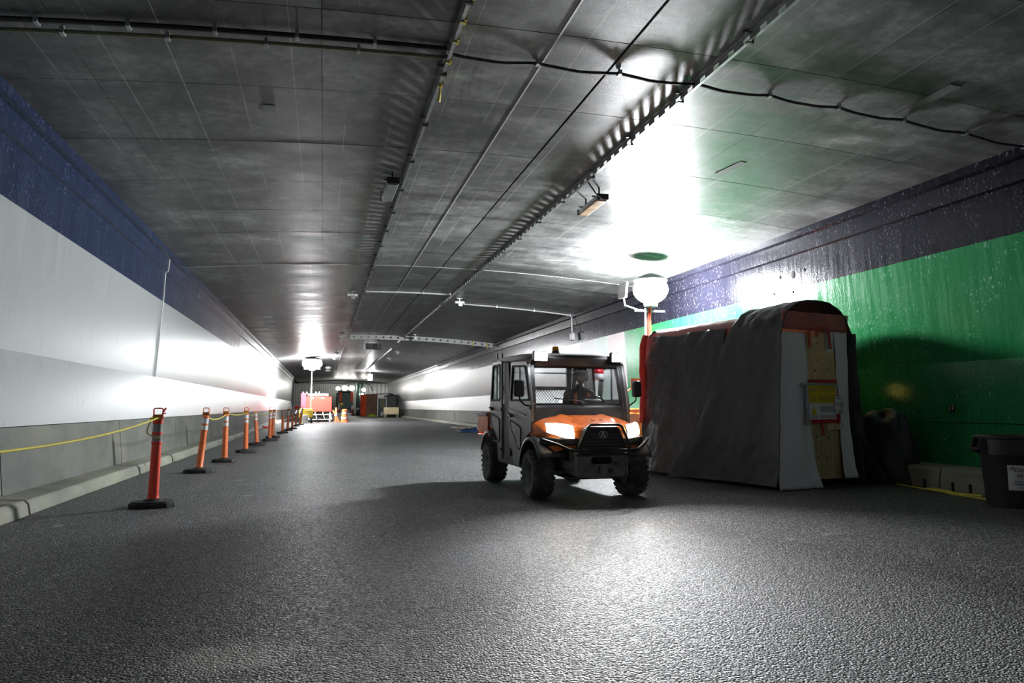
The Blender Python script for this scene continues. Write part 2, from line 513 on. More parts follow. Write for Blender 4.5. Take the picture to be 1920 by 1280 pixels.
M['pink_tarp'] = fabric('faded_red_tarpaulin', (0.50, 0.16, 0.13), 0.6, 0.25, 0.5)
M['white_sheet'] = fabric('white_plastic_sheet', (0.80, 0.80, 0.80), 0.55, 0.1, 0.35)
M['ply'] = plywood('plywood', (0.70, 0.50, 0.25))
M['ply2'] = plywood('weathered_plywood', (0.50, 0.40, 0.20))
M['lumber'] = plywood('pale_lumber', (0.62, 0.52, 0.30))
M['red_tape'] = plain('red_tape', (0.48, 0.02, 0.03), 0.4, 0, 0.25, 20)
M['sign_yellow'] = plain('yellow_sign_panel', (0.72, 0.52, 0.02), 0.45, 0, 0.12, 5)
M['sign_yellow_dull'] = plain('dull_yellow_sign_block', (0.50, 0.37, 0.03), 0.45, 0, 0.12, 5)
M['sign_white'] = plain('white_sign_panel', (0.70, 0.71, 0.74), 0.45, 0, 0.05)
M['sign_grey'] = plain('grey_sign_block', (0.40, 0.41, 0.45), 0.45, 0, 0.08)
M['sign_pink'] = plain('pink_sign_line', (0.62, 0.36, 0.36), 0.45, 0, 0.08)
M['paper'] = plain('white_paper', (0.75, 0.75, 0.73), 0.7, 0, 0.05)
M['ink'] = plain('black_ink', (0.012, 0.012, 0.014), 0.6, 0, 0.05)
M['pen'] = plain('blue_black_pen', (0.02, 0.025, 0.07), 0.6, 0, 0.05)
M['can'] = plain('dark_grey_bin_plastic', (0.030, 0.030, 0.031), 0.5, 0, 0.25, 8, 0.1, 30)
M['yellow_machine'] = plain('yellow_machine_paint', (0.75, 0.52, 0.03), 0.45, 0, 0.1, dirt=((0.3, 0.25, 0.1), 0.4))
M['red_machine'] = plain('red_machine_paint', (0.85, 0.08, 0.055), 0.42, 0, 0.08)
M['white_paint'] = plain('white_machine_paint', (0.82, 0.82, 0.82), 0.45, 0, 0.05)
M['corrugated'] = plain('pale_corrugated_sheet', (0.42, 0.43, 0.40), 0.6, 0.1, 0.15, 2, dirt=((0.25, 0.27, 0.2), 0.5))
M['dark_green'] = plain('dark_green_machine_paint', (0.03, 0.08, 0.06), 0.5, 0, 0.25)
M['orange_tarp'] = fabric('orange_tarpaulin', (0.80, 0.12, 0.04), 0.6, 0.25, 0.4)
M['brown_tarp'] = fabric('brown_tarpaulin', (0.22, 0.12, 0.08), 0.7, 0.3, 0.4)
M['olive'] = plain('olive_panel', (0.17, 0.17, 0.10), 0.6, 0, 0.2)
M['hivis'] = plain('lime_cloth', (0.45, 0.62, 0.04), 0.8, 0, 0.2)
M['blue_cloth'] = fabric('blue_tarpaulin', (0.03, 0.08, 0.22), 0.6, 0.3, 0.4)
M['skin'] = plain('skin', (0.35, 0.20, 0.14), 0.55, 0, 0.08)
M['jacket'] = fabric('dark_work_jacket', (0.035, 0.035, 0.04), 0.8, 0.25, 0.3)
M['orange_vest'] = plain('orange_vest_cloth', (0.80, 0.16, 0.04), 0.7)
M['hair'] = plain('dark_hair', (0.02, 0.015, 0.012), 0.7)
M['helmet'] = plain('dark_hard_hat', (0.05, 0.05, 0.055), 0.35)
M['seat'] = fabric('black_vinyl', (0.02, 0.02, 0.02), 0.5, 0.2, 0.3)
M['led'] = emit('white_led_glare', (0.93, 0.96, 1.0), TOWER_NEAR)
M['led_far'] = emit('white_led_far', (0.95, 0.97, 1.0), TOWER_FAR)
M['led_work'] = emit('white_work_light', (0.92, 0.96, 1.0), 240.0)
M['head_lamp'] = emit('warm_headlamp', (1.0, 0.80, 0.55), 14.0)
M['led_small'] = emit('warm_bulb', (1.0, 0.97, 0.9), 60.0)
M['warm_small'] = emit('yellow_bulb', (1.0, 0.74, 0.16), 1.6)

# ================================================================== SETTING
XM = 2.85                                     # tunnel centre line
def zc(x):
    return 5.05 - 0.33 * ((x - XM) / 6.4) ** 2
Y0, Y1 = -14.0, 112.0

# road
mb = MB(); mb.bb(-3.6, 9.3, Y0, Y1, -0.2, 0.0)
struct(mb.build('floor', M['asphalt'], smooth=False))

# ceiling: an arched slab carrying the cast panels
cx = [-3.9 + i * (13.5 / 24) for i in range(25)]
mb = MB()
poly = [(x, zc(x) + 0.025) for x in cx] + [(x, zc(x) + 0.4) for x in reversed(cx)]
mb.prism(poly, Y0, Y1, 'y')
ceil = struct(mb.build('ceiling', M['backing'], angle=60))
XB = [-3.58, -2.54, -0.1, 2.3, 3.1, 5.7, 8.25, 9.28]
YB = [8.66 + 1.83 * k for k in range(-12, 57)]
def panel(mb, xa, xb, ya, yb, n=5):
    xs = [xa + (xb - xa) * i / n for i in range(n + 1)]
    lo = [(x, zc(x)) for x in xs]; hi = [(x, zc(x) + 0.03) for x in reversed(xs)]
    mb.prism(lo + hi, ya, yb, 'y')
far = MB()
protos = {}
for i in range(len(XB) - 1):
    g0 = 0.016 if XB[i] == 3.1 else 0.003
    g1 = 0.016 if XB[i + 1] == 3.1 else 0.003
    for k in range(len(YB) - 1):
        ya, yb = YB[k], YB[k + 1]
        if yb > Y1 + 1: continue
        if 0 < ya < 42:
            if i not in protos:
                mb = MB(); panel(mb, XB[i] + g0, XB[i + 1] - g1, 0.006, 1.824)
                o = mb.build('ceiling_panel', M['ceiling'], ceil, angle=60)
                protos[i] = o
            else:
                o = inst(protos[i])
            o.location = (0, ya, random.uniform(-0.0015, 0.0015))
        else:
            panel(far, XB[i] + g0, XB[i + 1] - g1, ya + 0.006, min(yb, Y1) - 0.006)
o = far.build('ceiling_panel_field', M['ceiling'], ceil, angle=60, kind='stuff')
# pale joint filler: one long run, one crossing the tunnel
mb = MB(); mb.bb(2.29, 2.31, 4, 42, 5.035, 5.052)
mb.build('joint_filler', M['galv_light'], ceil)
mb = MB()
xs = [-3.5 + 12.7 * i / 24 for i in range(25)]
mb.prism([(x, zc(x) - 0.006) for x in xs] + [(x, zc(x) + 0.01) for x in reversed(xs)], 19.63, 19.66, 'y')
mb.build('joint_filler', M['galv_light'], ceil)

# repair patches set into the ceiling
for x, y, wx, wy, rz in ((6.17, 9.9, 0.12, 0.62, 0.12), (7.05, 6.95, 0.16, 0.9, -0.05), (-0.75, 9.3, 0.16, 0.22, 0.0)):
    mb = MB(); mb.bb(-wx / 2, wx / 2, -wy / 2, wy / 2, -0.006, 0.01)
    o = mb.build('repair_patch', M['grey_concrete'], ceil); o.location = (x, y, zc(x) - 0.002); o.rotation_euler = (0, math.atan(2 * 0.33 * (x - XM) / 6.4 ** 2), rz)

# walls ------------------------------------------------------------
PROF = [(-3.55, 0.95), (-3.72, 1.87), (-3.62, 3.60), (-3.60, 4.28), (-3.545, 4.305), (-3.525, 4.58), (-3.44, 4.605), (-3.43, 4.80)]
BAR = [(-3.47, 0.17), (-3.545, 0.94)]
def side(x, right):
    return 2 * XM - x if right else x
def wall_piece(name, ya, yb, prof, mats, parent, right, th=0.06):
    """prof bands -> one solid piece; mats: material per band"""
    mb = MB(); slots = []
    for j in range(len(prof) - 1):
        (xa, za), (xb, zb) = prof[j], prof[j + 1]
        m = mats[j]
        if m not in slots: slots.append(m)
        mb.cur = slots.index(m)
        sg = 1 if right else -1
        xs = [side(xa, right), side(xb, right)]
        vs = [(xs[0], ya, za), (xs[0], yb, za), (xs[1], yb, zb), (xs[1], ya, zb)]
        vs += [(x + sg * th, y, z) for x, y, z in vs]
        mb.add(vs, [(0, 1, 2, 3), (4, 7, 6, 5), (0, 4, 5, 1), (3, 2, 6, 7), (0, 3, 7, 4), (1, 5, 6, 2)])
    return mb.build(name, slots, parent, smooth=False)
def wall_back(name, right, y1):
    mb = MB()
    a, b = side(-3.85, right), side(-4.1, right)
    mb.bb(a, b, Y0, y1, -0.2, 5.2)
    return struct(mb.build(name, M['backing'], smooth=False))
wl = wall_back('wall_left', False, 90.0)
wr = wall_back('wall_right', True, Y1)
G = 0.006
W6 = [M['white']] * 2 + [M['blue']] * 5
W6w = [M['white']] * 7
for ya, yb, mats in ((Y0, -0.6, W6), (-0.6, 17.9, W6), (17.9, 33.5, W6), (33.5, 36.6, W6w), (36.6, 55.1, W6w), (55.1, 73.6, W6w), (73.6, 90.0, W6w)):  # past the split the blue band is white, painting in its overexposure
    ga = 0 if ya == 33.5 else G; gb = 0 if yb == 33.5 else G
    wall_piece('wall_panel', ya + ga, yb - gb, PROF, mats, wl, False)
for k in range(21):
    ya = -10.6 + 5.0 * k
    wall_piece('barrier_section', ya + 0.012, min(ya + 5.0, 90) - 0.012, BAR, [M['barrier']], wl, False)
# joint seal on the near joint of the left wall
mb = MB()
for j in range(len(PROF) - 1):
    (xa, za), (xb, zb) = PROF[j], PROF[j + 1]
    if 1.8 < za < 4.5:
        mb.tube([(xa + 0.004, 17.9, za), (xb + 0.004, 17.9, zb)], 0.017, 6)
mb.build('joint_seal', M['galv_light'], wl)

def rmats(lo, up, top): return [lo, up] + [top] * 5
RW = [(Y0, 7.48, rmats(M['greywhite'], M['greywhite'], M['navy']), 0), (7.48, 21.4, rmats(M['green'], M['green'], M['navy']), 0),
      (21.4, 22.8, rmats(M['pinkish'], M['pinkish'], M['navy']), 0), (22.8, 24.1, rmats(M['pale_green'], M['pale_green'], M['navy']), 0),
      (24.1, 41.0, rmats(M['white'], M['white'], M['navy']), 1), (41.0, 59.8, rmats(M['white'], M['white'], M['navy']), 1),
      (59.8, 70.0, W6w, 1), (70.0, 80.0, W6w, 1), (80.0, 96.0, W6w, 1), (96.0, Y1, W6w, 0)]
prev = 0
for ya, yb, mats, jt in RW:
    wall_piece('wall_panel', ya + (G if prev else 0), yb - (G if jt else 0), PROF, mats, wr, True)
    prev = jt
cuts = [Y0, -7.5, -2.5, 2.5, 7.48, 12.5, 17.5, 21.4, 26.5, 31.5, 36.5, 41.5, 46.5, 51.5, 56.5, 61.5, 66.5, 71.5, 76.5, 81.5, 86.5, 91.5, 96.5, 101.5, 106.5, Y1]
for ya, yb in zip(cuts[:-1], cuts[1:]):
    m = M['green'] if 7.4 < ya < 21 else (M['greywhite'] if ya < 7 else M['barrier'])
    wall_piece('barrier_section', ya + 0.01, yb - 0.01, [(-3.47, 0.30 if ya < 21 else 0.17), (-3.545, 0.94)], [m], wr, True)
# drilled holes and a broken socket in the green wall
def wall_x(z):
    for (xa, za), (xb, zb) in zip(PROF[:-1], PROF[1:]):
        if za <= z <= zb:
            return side(xa + (xb - xa) * (z - za) / (zb - za), True)
    return 9.2
mb = MB()
for y, z, r in ((13.15, 3.92, 0.035), (12.72, 3.90, 0.065), (12.35, 3.93, 0.03), (12.75, 3.55, 0.025), (13.4, 3.6, 0.03)):
    mb.ball((wall_x(z) - 0.004, y, z), (0.012, r, r * 1.3), 10, 6)
mb.build('drill_hole', M['backing'], wr)

# kerbs ------------------------------------------------------------
def kerb(name, right, cutsY, mat, y1):
    root = bpy.data.objects.new(name, None); col.objects.link(root); root['kind'] = 'structure'
    for ya, yb in zip(cutsY[:-1], cutsY[1:]):
        pr = [(-3.08, 0.0), (-3.10, 0.12), (-3.14, 0.165), (-3.56, 0.185), (-3.56, 0.0)]
        mb = MB(); mb.prism([(side(x, right), z) for x, z in pr], ya + 0.02, yb - 0.02, 'y')
        mb.build('kerb_stone', mat, root, bevel=0.012)
    return root
kerb('trim_1', False, [Y0, -7, -1.5, 4.0, 9.1, 14.5, 17.1, 20.6, 28, 33.4, 39, 44.5, 50, 55.5, 61, 66.5, 72, 77.5, 83, 88.5], M['kerb'], 90)
kr = kerb('trim_2', True, [21.4, 27, 32.5, 38, 43.5, 49, 54.5, 60, 65.5, 71, 76.5, 82, 87.5, 93, 98.5, 104, 109.5], M['kerb'], Y1)
# near right kerb: taller, with drain slots at the foot
for ya, yb in ((-6, 1.0), (1.0, 8.62), (8.62, 15.0), (15.0, 21.4)):
    mb = MB()
    mb.prism([(8.62, 0.12), (8.64, 0.27), (8.68, 0.305), (9.25, 0.32), (9.25, 0.12)], ya + 0.01, yb - 0.01, 'y')
    y = ya + 0.01
    while y < yb - 0.02:
        ye = min(y + 0.235, yb - 0.01)
        mb.bb(8.615, 9.25, y, ye, 0.0, 0.125)
        y += 0.285
    mb.build('kerb_stone', M['kerb'], kr, bevel=0.006, seg=1)

# far end: recess on the left, corrugated hoarding, pale end wall
mb = MB(); mb.bb(-4.8, -4.6, 90, Y1, -0.2, 5.2); mb.bb(-4.7, -3.43, 90.0, 90.2, -0.2, 5.0); mb.bb(-4.7, -3.4, 90.2, Y1, -0.2, 0.0); mb.bb(-4.7, -3.4, 90, Y1, 4.75, 4.95)
struct(mb.build('wall_recess', M['grey_concrete'], smooth=False))
mb = MB(); mb.bb(-4.8, 10, Y1, Y1 + 0.3, -0.2, 5.4)
we = struct(mb.build('wall_end', M['white_paint'], smooth=False))
# corrugated sheets, one per part
for k in range(6):
    x0 = -4.3 + k * 1.3
    pts = []
    n = 5
    for i in range(n):
        a = x0 + 1.28 * i / n; wv = 1.28 / n
        pts += [(a, 0), (a + wv * 0.45, 0), (a + wv * 0.55, -0.09), (a + wv * 0.95, -0.09)]
    pts.append((x0 + 1.28, 0))
    poly = pts + [(x, y + 0.02) for x, y in reversed(pts)]
    mb = MB(); mb.prism([(x, 108.5 + y) for x, y in poly], 0.0, 4.55, 'z')
    if k == 0:
        hoard = thing('corrugated_hoarding', 'pale corrugated metal hoarding closing the far end behind the red compressor', 'hoarding', (0, 0, 0))
    mb.build('sheet', M['corrugated'], hoard, smooth=False)
for z0, z1 in ((0, 0.25), (4.4, 4.6)):
    mb = MB(); mb.bb(-4.3, 3.5, 108.6, 108.75, z0, z1)
    mb.build('rail', M['olive'], hoard)

# ================================================================== ON THE CEILING
def tray_section(length, name='tray_section', h=0.10, pitch=0.30, win=0.13, flange=0.045, mat=None):
    mb = MB(); y = 0.0
    mb.bb(-0.004, 0.004, 0, length, -0.026, 0.0); mb.bb(-0.004, 0.004, 0, length, -h, -h + 0.022)
    n = int(length / pitch + 0.5)
    for i in range(n):
        mb.bb(-0.004, 0.004, i * pitch, i * pitch + pitch - win, -h + 0.02, -0.024)
    mb.bb(-flange, 0.004, 0, length, -0.004, 0.0); mb.bb(-flange * 0.8, 0.004, 0, length, -h - 0.004, -h)
    return mb
def long_tray(x, ya, yb, label, name='cable_tray'):
    t = thing(name, label, 'cable tray', (x, ya, zc(x) - 0.008))
    first = None; y = 0; L = 3.0
    while ya + y < yb - 0.1:
        if first is None:
            first = tray_section(L).build('tray_section', M['galv'], t, smooth=False); o = first
            br = MB(); br.bb(-0.09, 0.02, -0.02, 0.02, -0.012, 0.0); br.bb(0.004, 0.02, -0.02, 0.02, -0.125, 0.0); br.bb(-0.06, 0.02, -0.02, 0.02, -0.125, -0.112)
            fb = br.build('bracket', M['dark_steel'], t); fb.location = (0, 0.75, 0)
            b2 = inst(fb); b2.location = (0, 2.25, 0)
        else:
            o = inst(first); o.location = (0, y, 0)
            for q in (0.75, 2.25):
                b = inst(fb); b.location = (0, y + q, 0)
        y += L
    return t
tl = long_tray(1.24, -2.0, 39.0, 'slotted steel cable tray with yellow ties, running under the ceiling above the orange posts')
tr = long_tray(4.18, -2.0, 42.0, 'slotted steel cable tray running under the ceiling over the orange utility vehicle')
tf1 = long_tray(1.20, 47.5, 75.0, 'short bright cable tray run beyond the crossing ladder, nearer the left wall', 'cable_tray')
tf2 = long_tray(4.25, 47.5, 75.0, 'short bright cable tray run beyond the crossing ladder, ending at the far hanging lamp', 'cable_tray')
# yellow ties on the left tray
for y in (6.15, 6.6, 7.0, 7.45, 8.05):
    mb = MB(); mb.bb(-0.012, 0.012, -0.05, 0.05, -0.115, 0.0); mb.bb(-0.05, 0.012, -0.012, 0.012, -0.12, -0.112)
    o = mb.build('tie', M['yellow_rope'], tl); o.location = (0.012, y + 2.0, 0)
mb = MB(); mb.add([(1.225, 8.0, 4.90), (1.245, 8.06, 4.90), (1.232, 8.02, 4.70), (1.20, 7.99, 4.70)], [(0, 1, 2, 3)])
o = mb.build('hanging_tie', M['yellow_rope'], None, solid=0.008)
tag(o, 'small yellow tag hanging from the slotted tray near the crossing cables', 'tag')

# crossing ladder tray far ahead
t = thing('crossing_cable_ladder', 'pale perforated cable ladder crossing the ceiling from tray to wall', 'cable tray', (0, 39.0, 0))
xs = [1.3 + 7.75 * i / 20 for i in range(21)]
mb = MB()
for i in range(20):
    xa, xb = xs[i], xs[i + 1]
    za, zb = zc(xa) - 0.02, zc(xb) - 0.02
    w_ = (xb - xa)
    def q(u, dz): 
        return (xa + w_ * u, za + (zb - za) * u + dz)
    for (u0, u1, d0, d1) in ((0, 1, 0, -0.07), (0, 1, -0.16, -0.24), (0, 0.35, -0.07, -0.16), (0.65, 1, -0.07, -0.16)):
        mb.prism([q(u0, d0), q(u1, d0), q(u1, d1), q(u0, d1)], -0.02, 0.02, 'y')
mb.build('perforated_channel', M['galv_light'], t, smooth=False)
for x in (7.9, 8.75):
    mb = MB(); mb.bb(x - 0.03, x + 0.03, -0.05, 0.05, zc(x) - 0.34, zc(x) + 0.0)
    mb.build('yellow_clip', M['yellow_rope'], t)

# conduits and the dark cable crossing near the camera
def across(name, label, xa, xb, y, dz, r, mat, cat, sag=0.0, n=26, clampn=0, wob=0.0):
    t = thing(name, label, cat, (0, y, 0))
    pts = []
    for i in range(n + 1):
        x = xa + (xb - xa) * i / n
        s = 0.0
        if sag and clampn:
            s = sag * abs(math.sin(PI * clampn * i / n))
        pts.append((x, wob * math.sin(i * 1.7), zc(x) - dz - s))
    mb = MB(); mb.tube(pts, r, 7); mb.build('run', mat, t)
    for k in range(clampn + 1):
        x = xa + (xb - xa) * k / max(clampn, 1)
        mb = MB(); mb.bb(x - 0.018, x + 0.018, -0.02 - r, 0.02 + r, zc(x) - dz - r * 1.4, zc(x) - dz + r * 1.4); mb.bb(x - 0.008, x + 0.008, -0.01, 0.01, zc(x) - dz, zc(x))
        if k == 0: c0 = mb.build('clamp', M['galv'], t)
        else: mb.build('clamp', M['galv'], t)
    return t
across('conduit', 'dark steel conduit crossing the near ceiling, the upper of the pair by the left wall', -3.42, 1.2, 7.28, 0.055, 0.028, M['dark_steel'], 'conduit', clampn=6)
across('conduit', 'greenish steel conduit crossing the near ceiling, the lower of the pair by the left wall', -3.42, 1.2, 7.47, 0.06, 0.022, M['olive'], 'conduit', clampn=5)
across('cable', 'black cable sagging between clamps across the ceiling towards the green wall', 1.25, 9.12, 7.42, 0.035, 0.019, M['black_rubber'], 'cable', sag=0.04, n=64, clampn=8, wob=0.006)
across('conduit', 'pale conduit crossing the ceiling between the two long cable trays', 1.3, 4.1, 24.0, 0.045, 0.03, M['galv_light'], 'conduit', clampn=3)
t = across('conduit', 'pale conduit curving over the ceiling and down the white wall to a box', 4.75, 9.1, 26.0, 0.045, 0.03, M['galv_light'], 'conduit', clampn=3)
mb = MB(); mb.tube([(9.1, 0, zc(9.1) - 0.045), (9.16, 0, 4.62), (9.14, -0.02, 4.5), (9.14, -0.1, 3.95)], 0.03, 7); mb.build('drop', M['galv_light'], t)
mb = MB(); mb.box((9.14, -0.1, 3.86), (0.14, 0.26, 0.3)); mb.build('junction_box', M['galv'], t, bevel=0.02)

# hanging linear luminaires beside the trays
def luminaire(loc, rot, label, lensmat):
    t = thing('ceiling_luminaire', label, 'lamp', loc, rot)
    mb = MB(); mb.prism([(-0.10, 0.02), (0.10, 0.02), (0.085, 0.10), (-0.085, 0.10)], -0.52, 0.52, 'y'); mb.build('housing', M['galv'], t, bevel=0.008)
    mb = MB(); mb.bb(-0.085, 0.085, -0.49, 0.49, -0.012, 0.03); mb.build('diffuser', lensmat, t, bevel=0.006)
    for y in (-0.53, 0.53):
        mb = MB(); mb.bb(-0.105, 0.105, y - 0.02, y + 0.02, 0.0, 0.105); mb.build('end_cap', M['black_plastic'], t, bevel=0.006)
    for y in (-0.35, 0.35):
        mb = MB(); mb.bb(-0.13, 0.13, y - 0.025, y + 0.025, 0.10, 0.115); mb.bb(-0.012, 0.012, y - 0.012, y + 0.012, 0.1, 0.27)
        mb.build('bracket', M['dark_steel'], t)
    return t
t = luminaire((1.0, 11.95, 4.76), 0.02, 'grey linear luminaire hanging beside the tray over the row of posts', M['galv'])
mb = MB(); mb.tube([(0, 0.53, 0.06), (0.02, 0.75, 0.12), (0.05, 0.7, 0.24), (0.22, 0.4, 0.26)], 0.012, 6); mb.build('lead', M['black_rubber'], t)
M['rusty_lens'] = plain('stained_diffuser', (0.62, 0.36, 0.18), 0.4, 0, 0.4, 5)
t = luminaire((4.62, 11.95, 4.76), -0.02, 'linear luminaire with a stained orange diffuser, beside the tray above the vehicle', M['rusty_lens'])
mb = MB(); mb.tube([(0, -0.54, 0.02), (-0.1, -0.8, -0.08), (-0.28, -0.95, -0.03), (-0.42, -0.9, 0.2)], 0.012, 7); mb.build('lead', M['black_rubber'], t)
# small spot luminaires further on
def small_lum(loc, label, rot=0.0):
    t = thing('spot_luminaire', label, 'lamp', loc, rot)
    mb = MB(); mb.bb(-0.17, 0.17, -0.08, 0.08, -0.14, -0.06); mb.build('head', M['galv_light'], t, bevel=0.01)
    mb = MB(); mb.bb(-0.02, 0.02, -0.03, 0.03, -0.06, 0.05); mb.bb(-0.1, 0.1, -0.05, 0.05, 0.035, 0.05); mb.build('stem', M['galv'], t)
    mb = MB(); mb.bb(-0.05, 0.09, -0.11, -0.06, -0.24, -0.12); mb.build('driver_box', M['galv'], t, bevel=0.01)
    return t
small_lum((0.85, 24.2, zc(0.85) - 0.05), 'small grey spot luminaire beside the left tray at the pale crossing conduit')
small_lum((4.6, 25.0, zc(4.6) - 0.05), 'small pale spot luminaire beside the right tray at the pale crossing conduit')
small_lum((0.85, 38.6, zc(0.85) - 0.05), 'small spot luminaire near the left end of the perforated ladder')
small_lum((4.62, 38.0, zc(4.62) - 0.05), 'small yellowish spot luminaire in front of the perforated ladder')
for x, y, lb in ((0.8, 50, 'nearest small spot luminaire along the far left tray run'), (0.75, 56, 'second small spot luminaire along the far left tray run'),
                 (4.75, 48.5, 'nearest small spot luminaire along the far right tray run'), (4.75, 55, 'second small spot luminaire along the far right tray run')):
    small_lum((x, y, zc(x) - 0.05), lb)
for y, lb in ((66, 'white round lamp under the ceiling near the far left tray end'), (71, 'farther white round lamp under the ceiling near the far left tray end')):
    t = thing('round_lamp', lb, 'lamp', (0.35, y, zc(0.35) - 0.03))
    mb = MB(); mb.ball((0, 0, -0.3), (0.26, 0.2, 0.13), 14, 8); mb.build('globe', M['white_paint'], t)
    mb = MB(); mb.tube([(0, 0, 0.02), (0, 0, -0.2)], 0.02, 6); mb.build('stem', M['dark_steel'], t)
# black loudspeaker
t = thing('ceiling_speaker', 'black box hung under the ceiling just past the perforated ladder', 'speaker', (2.75, 43.0, 4.98))
mb = MB(); mb.bb(-0.45, 0.45, -0.25, 0.25, -0.42, -0.08); mb.build('cabinet', M['black_plastic'], t, bevel=0.03)
for x in (-0.3, 0.3):
    mb = MB(); mb.bb(x - 0.03, x + 0.03, -0.03, 0.03, -0.1, 0.07); mb.build('hanger', M['galv'], t)
mb = MB(); mb.ball((0.12, -0.25, -0.25), (0.12, 0.02, 0.12), 14, 6); mb.build('grille', M['dark_steel'], t)

# ================================================================== UTILITY VEHICLE (local: x to its left side, y rearwards, z up; front axle at y = 0)
UT = thing('utility_vehicle', 'orange and dark grey cabbed utility vehicle with its headlamps on, driving on the road', 'vehicle', (3.37, 9.10, 0.0), math.radians(1.2))
def upart(mb, name, mat, bevel=0.0, parent=None, **k):
    return mb.build(name, mat, UT if parent is None else parent, bevel=bevel, **k)

# wheels: tyre > tread, rim, hub
def make_wheel():
    R = 0.312; w2 = 0.135
    Mx = Matrix.Rotation(PI / 2, 4, 'Y')
    mb = MB()
    mb.lathe([(0.165, -w2 * 0.86), (0.20, -w2), (0.262, -w2), (0.292, -w2 * 0.86), (0.298, -w2 * 0.5), (0.30, 0), (0.298, w2 * 0.5), (0.292, w2 * 0.86), (0.262, w2), (0.20, w2), (0.165, w2 * 0.86)], 40, Mx, cap=False)
    mb.lathe([(0.165, w2 * 0.86), (0.165, -w2 * 0.86)], 40, Mx, cap=False)
    tyre = mb.build('tyre', M['tyre'], None)
    mb = MB()
    n = 22
    for i in range(n):
        for sgn, off in ((1, 0.0), (-1, 0.5)):
            a = 2 * PI * (i + off) / n
            T = Matrix.Rotation(a, 4, 'X')
            mb2 = MB(); mb2.box((sgn * 0.045, 0, 0.303), (0.078, 0.032, 0.024), (0, 0, sgn * 0.5)); mb.add(mb2.v, mb2.f, T)
            mb2 = MB(); mb2.box((sgn * 0.118, 0.006, 0.287), (0.052, 0.042, 0.028), (0, sgn * 0.55, 0)); mb.add(mb2.v, mb2.f, T)
    mb.build('tread', M['tyre'], tyre, smooth=False, kind='stuff')
    mb = MB()
    mb.lathe([(0.05, -0.045), (0.10, -0.055), (0.128, -0.03), (0.145, -0.10), (0.168, -0.118), (0.172, -0.105), (0.172, 0.1), (0.06, 0.1), (0.05, 0.08)], 28, Mx)
    mb.build('rim', M['rim'], tyre)
    mb = MB(); mb.lathe([(0.0, -0.085), (0.03, -0.085), (0.042, -0.07), (0.045, -0.03)], 14, Mx)
    for i in range(5):
        a = 2 * PI * i / 5
        b2 = MB(); b2.lathe([(0.012, -0.07), (0.012, -0.03)], 6, Mx); mb.add(b2.v, b2.f, Matrix.Translation((0, 0.072 * math.cos(a), 0.072 * math.sin(a))))
    mb.build('hub', M['under'], tyre)
    return tyre
w0 = make_wheel()
for i, (x, y, rz) in enumerate(((-0.655, 0, 0.0), (0.655, 0, PI), (-0.655, 2.25, 0.0), (0.655, 2.25, PI))):
    o = w0 if i == 0 else copy_tree(w0)
    o.parent = UT; o.location = (x, y, 0.318); o.rotation_euler = (0.3 * i, 0, rz)

# chassis and suspension
mb = MB()
mb.bb(-0.36, 0.36, -0.35, 2.55, 0.34, 0.44); mb.bb(-0.5, 0.5, 0.55, 1.75, 0.36, 0.46); mb.bb(-0.20, 0.20, 0.1, 2.4, 0.28, 0.36)
for x in (-0.36, 0.36):
    mb.bb(x - 0.03, x + 0.03, -0.5, 2.6, 0.40, 0.50)
upart(mb, 'chassis', M['under'], 0.012)
for s in (-1, 1):
    for y in (0.0, 2.25):
        mb = MB()
        mb.tube([(s * 0.22, y - 0.14, 0.36), (s * 0.58, y, 0.30)], 0.022, 8); mb.tube([(s * 0.22, y + 0.14, 0.36), (s * 0.58, y, 0.30)], 0.022, 8)
        mb.tube([(s * 0.12, y, 0.34), (s * 0.62, y, 0.32)], 0.026, 8)
        upart(mb, 'control_arm', M['under'])
        mb = MB(); mb.tube([(s * 0.47, y, 0.32), (s * 0.38, y - 0.02, 0.62)], 0.022, 8)
        pts = []
        for i in range(49):
            a = i / 48; an = a * 2 * PI * 6
            c = Vector((s * 0.465, y, 0.35)).lerp(Vector((s * 0.385, y - 0.02, 0.60)), a)
            pts.append(c + Vector((math.cos(an) * 0.042, math.sin(an) * 0.042, 0)))
        mb.tube(pts, 0.008, 5)
        upart(mb, 'shock_absorber', M['dark_steel'])
# front skid and bumper plate with its openings
mb = MB()
T = Matrix.Translation((0, 0, 0))
def rr(x0, x1, z0, z1, r, n=4):
    pts = []
    for cx_, cz_, a0 in ((x1 - r, z1 - r, 0), (x0 + r, z1 - r, 90), (x0 + r, z0 + r, 180), (x1 - r, z0 + r, 270)):
        for i in range(n + 1):
            a = math.radians(a0 + 90 * i / n)
            pts.append((cx_ + r * math.cos(a), cz_ + r * math.sin(a)))
    return pts
mb.ring(rr(-0.345, 0.345, 0.45, 0.64, 0.012), rr(-0.15, 0.13, 0.475, 0.565, 0.04), -0.61, -0.585, 'y')
mb.prism([(-0.345, 0.455), (0.345, 0.455), (0.345, 0.36), (0.27, 0.315), (0.12, 0.315), (0.08, 0.29), (-0.16, 0.29), (-0.2, 0.315), (-0.28, 0.32), (-0.345, 0.345)], -0.60, -0.575, 'y')
mb.bb(-0.345, -0.32, -0.62, -0.35, 0.33, 0.64); mb.bb(0.32, 0.345, -0.62, -0.35, 0.33, 0.64)
mb.bb(-0.33, 0.33, -0.63, -0.575, 0.575, 0.645)
upart(mb, 'bumper_plate', M['under'], 0.004)
mb = MB(); mb.bb(0.08, 0.13, -0.63, -0.57, 0.365, 0.415); mb.bb(-0.05, -0.03, -0.612, -0.57, 0.36, 0.45); mb.tube([(0.20, -0.66, 0.49), (0.16, -0.66, 0.47), (0.14, -0.64, 0.50)], 0.012, 6)
upart(mb, 'tow_hook', M['dark_steel'])
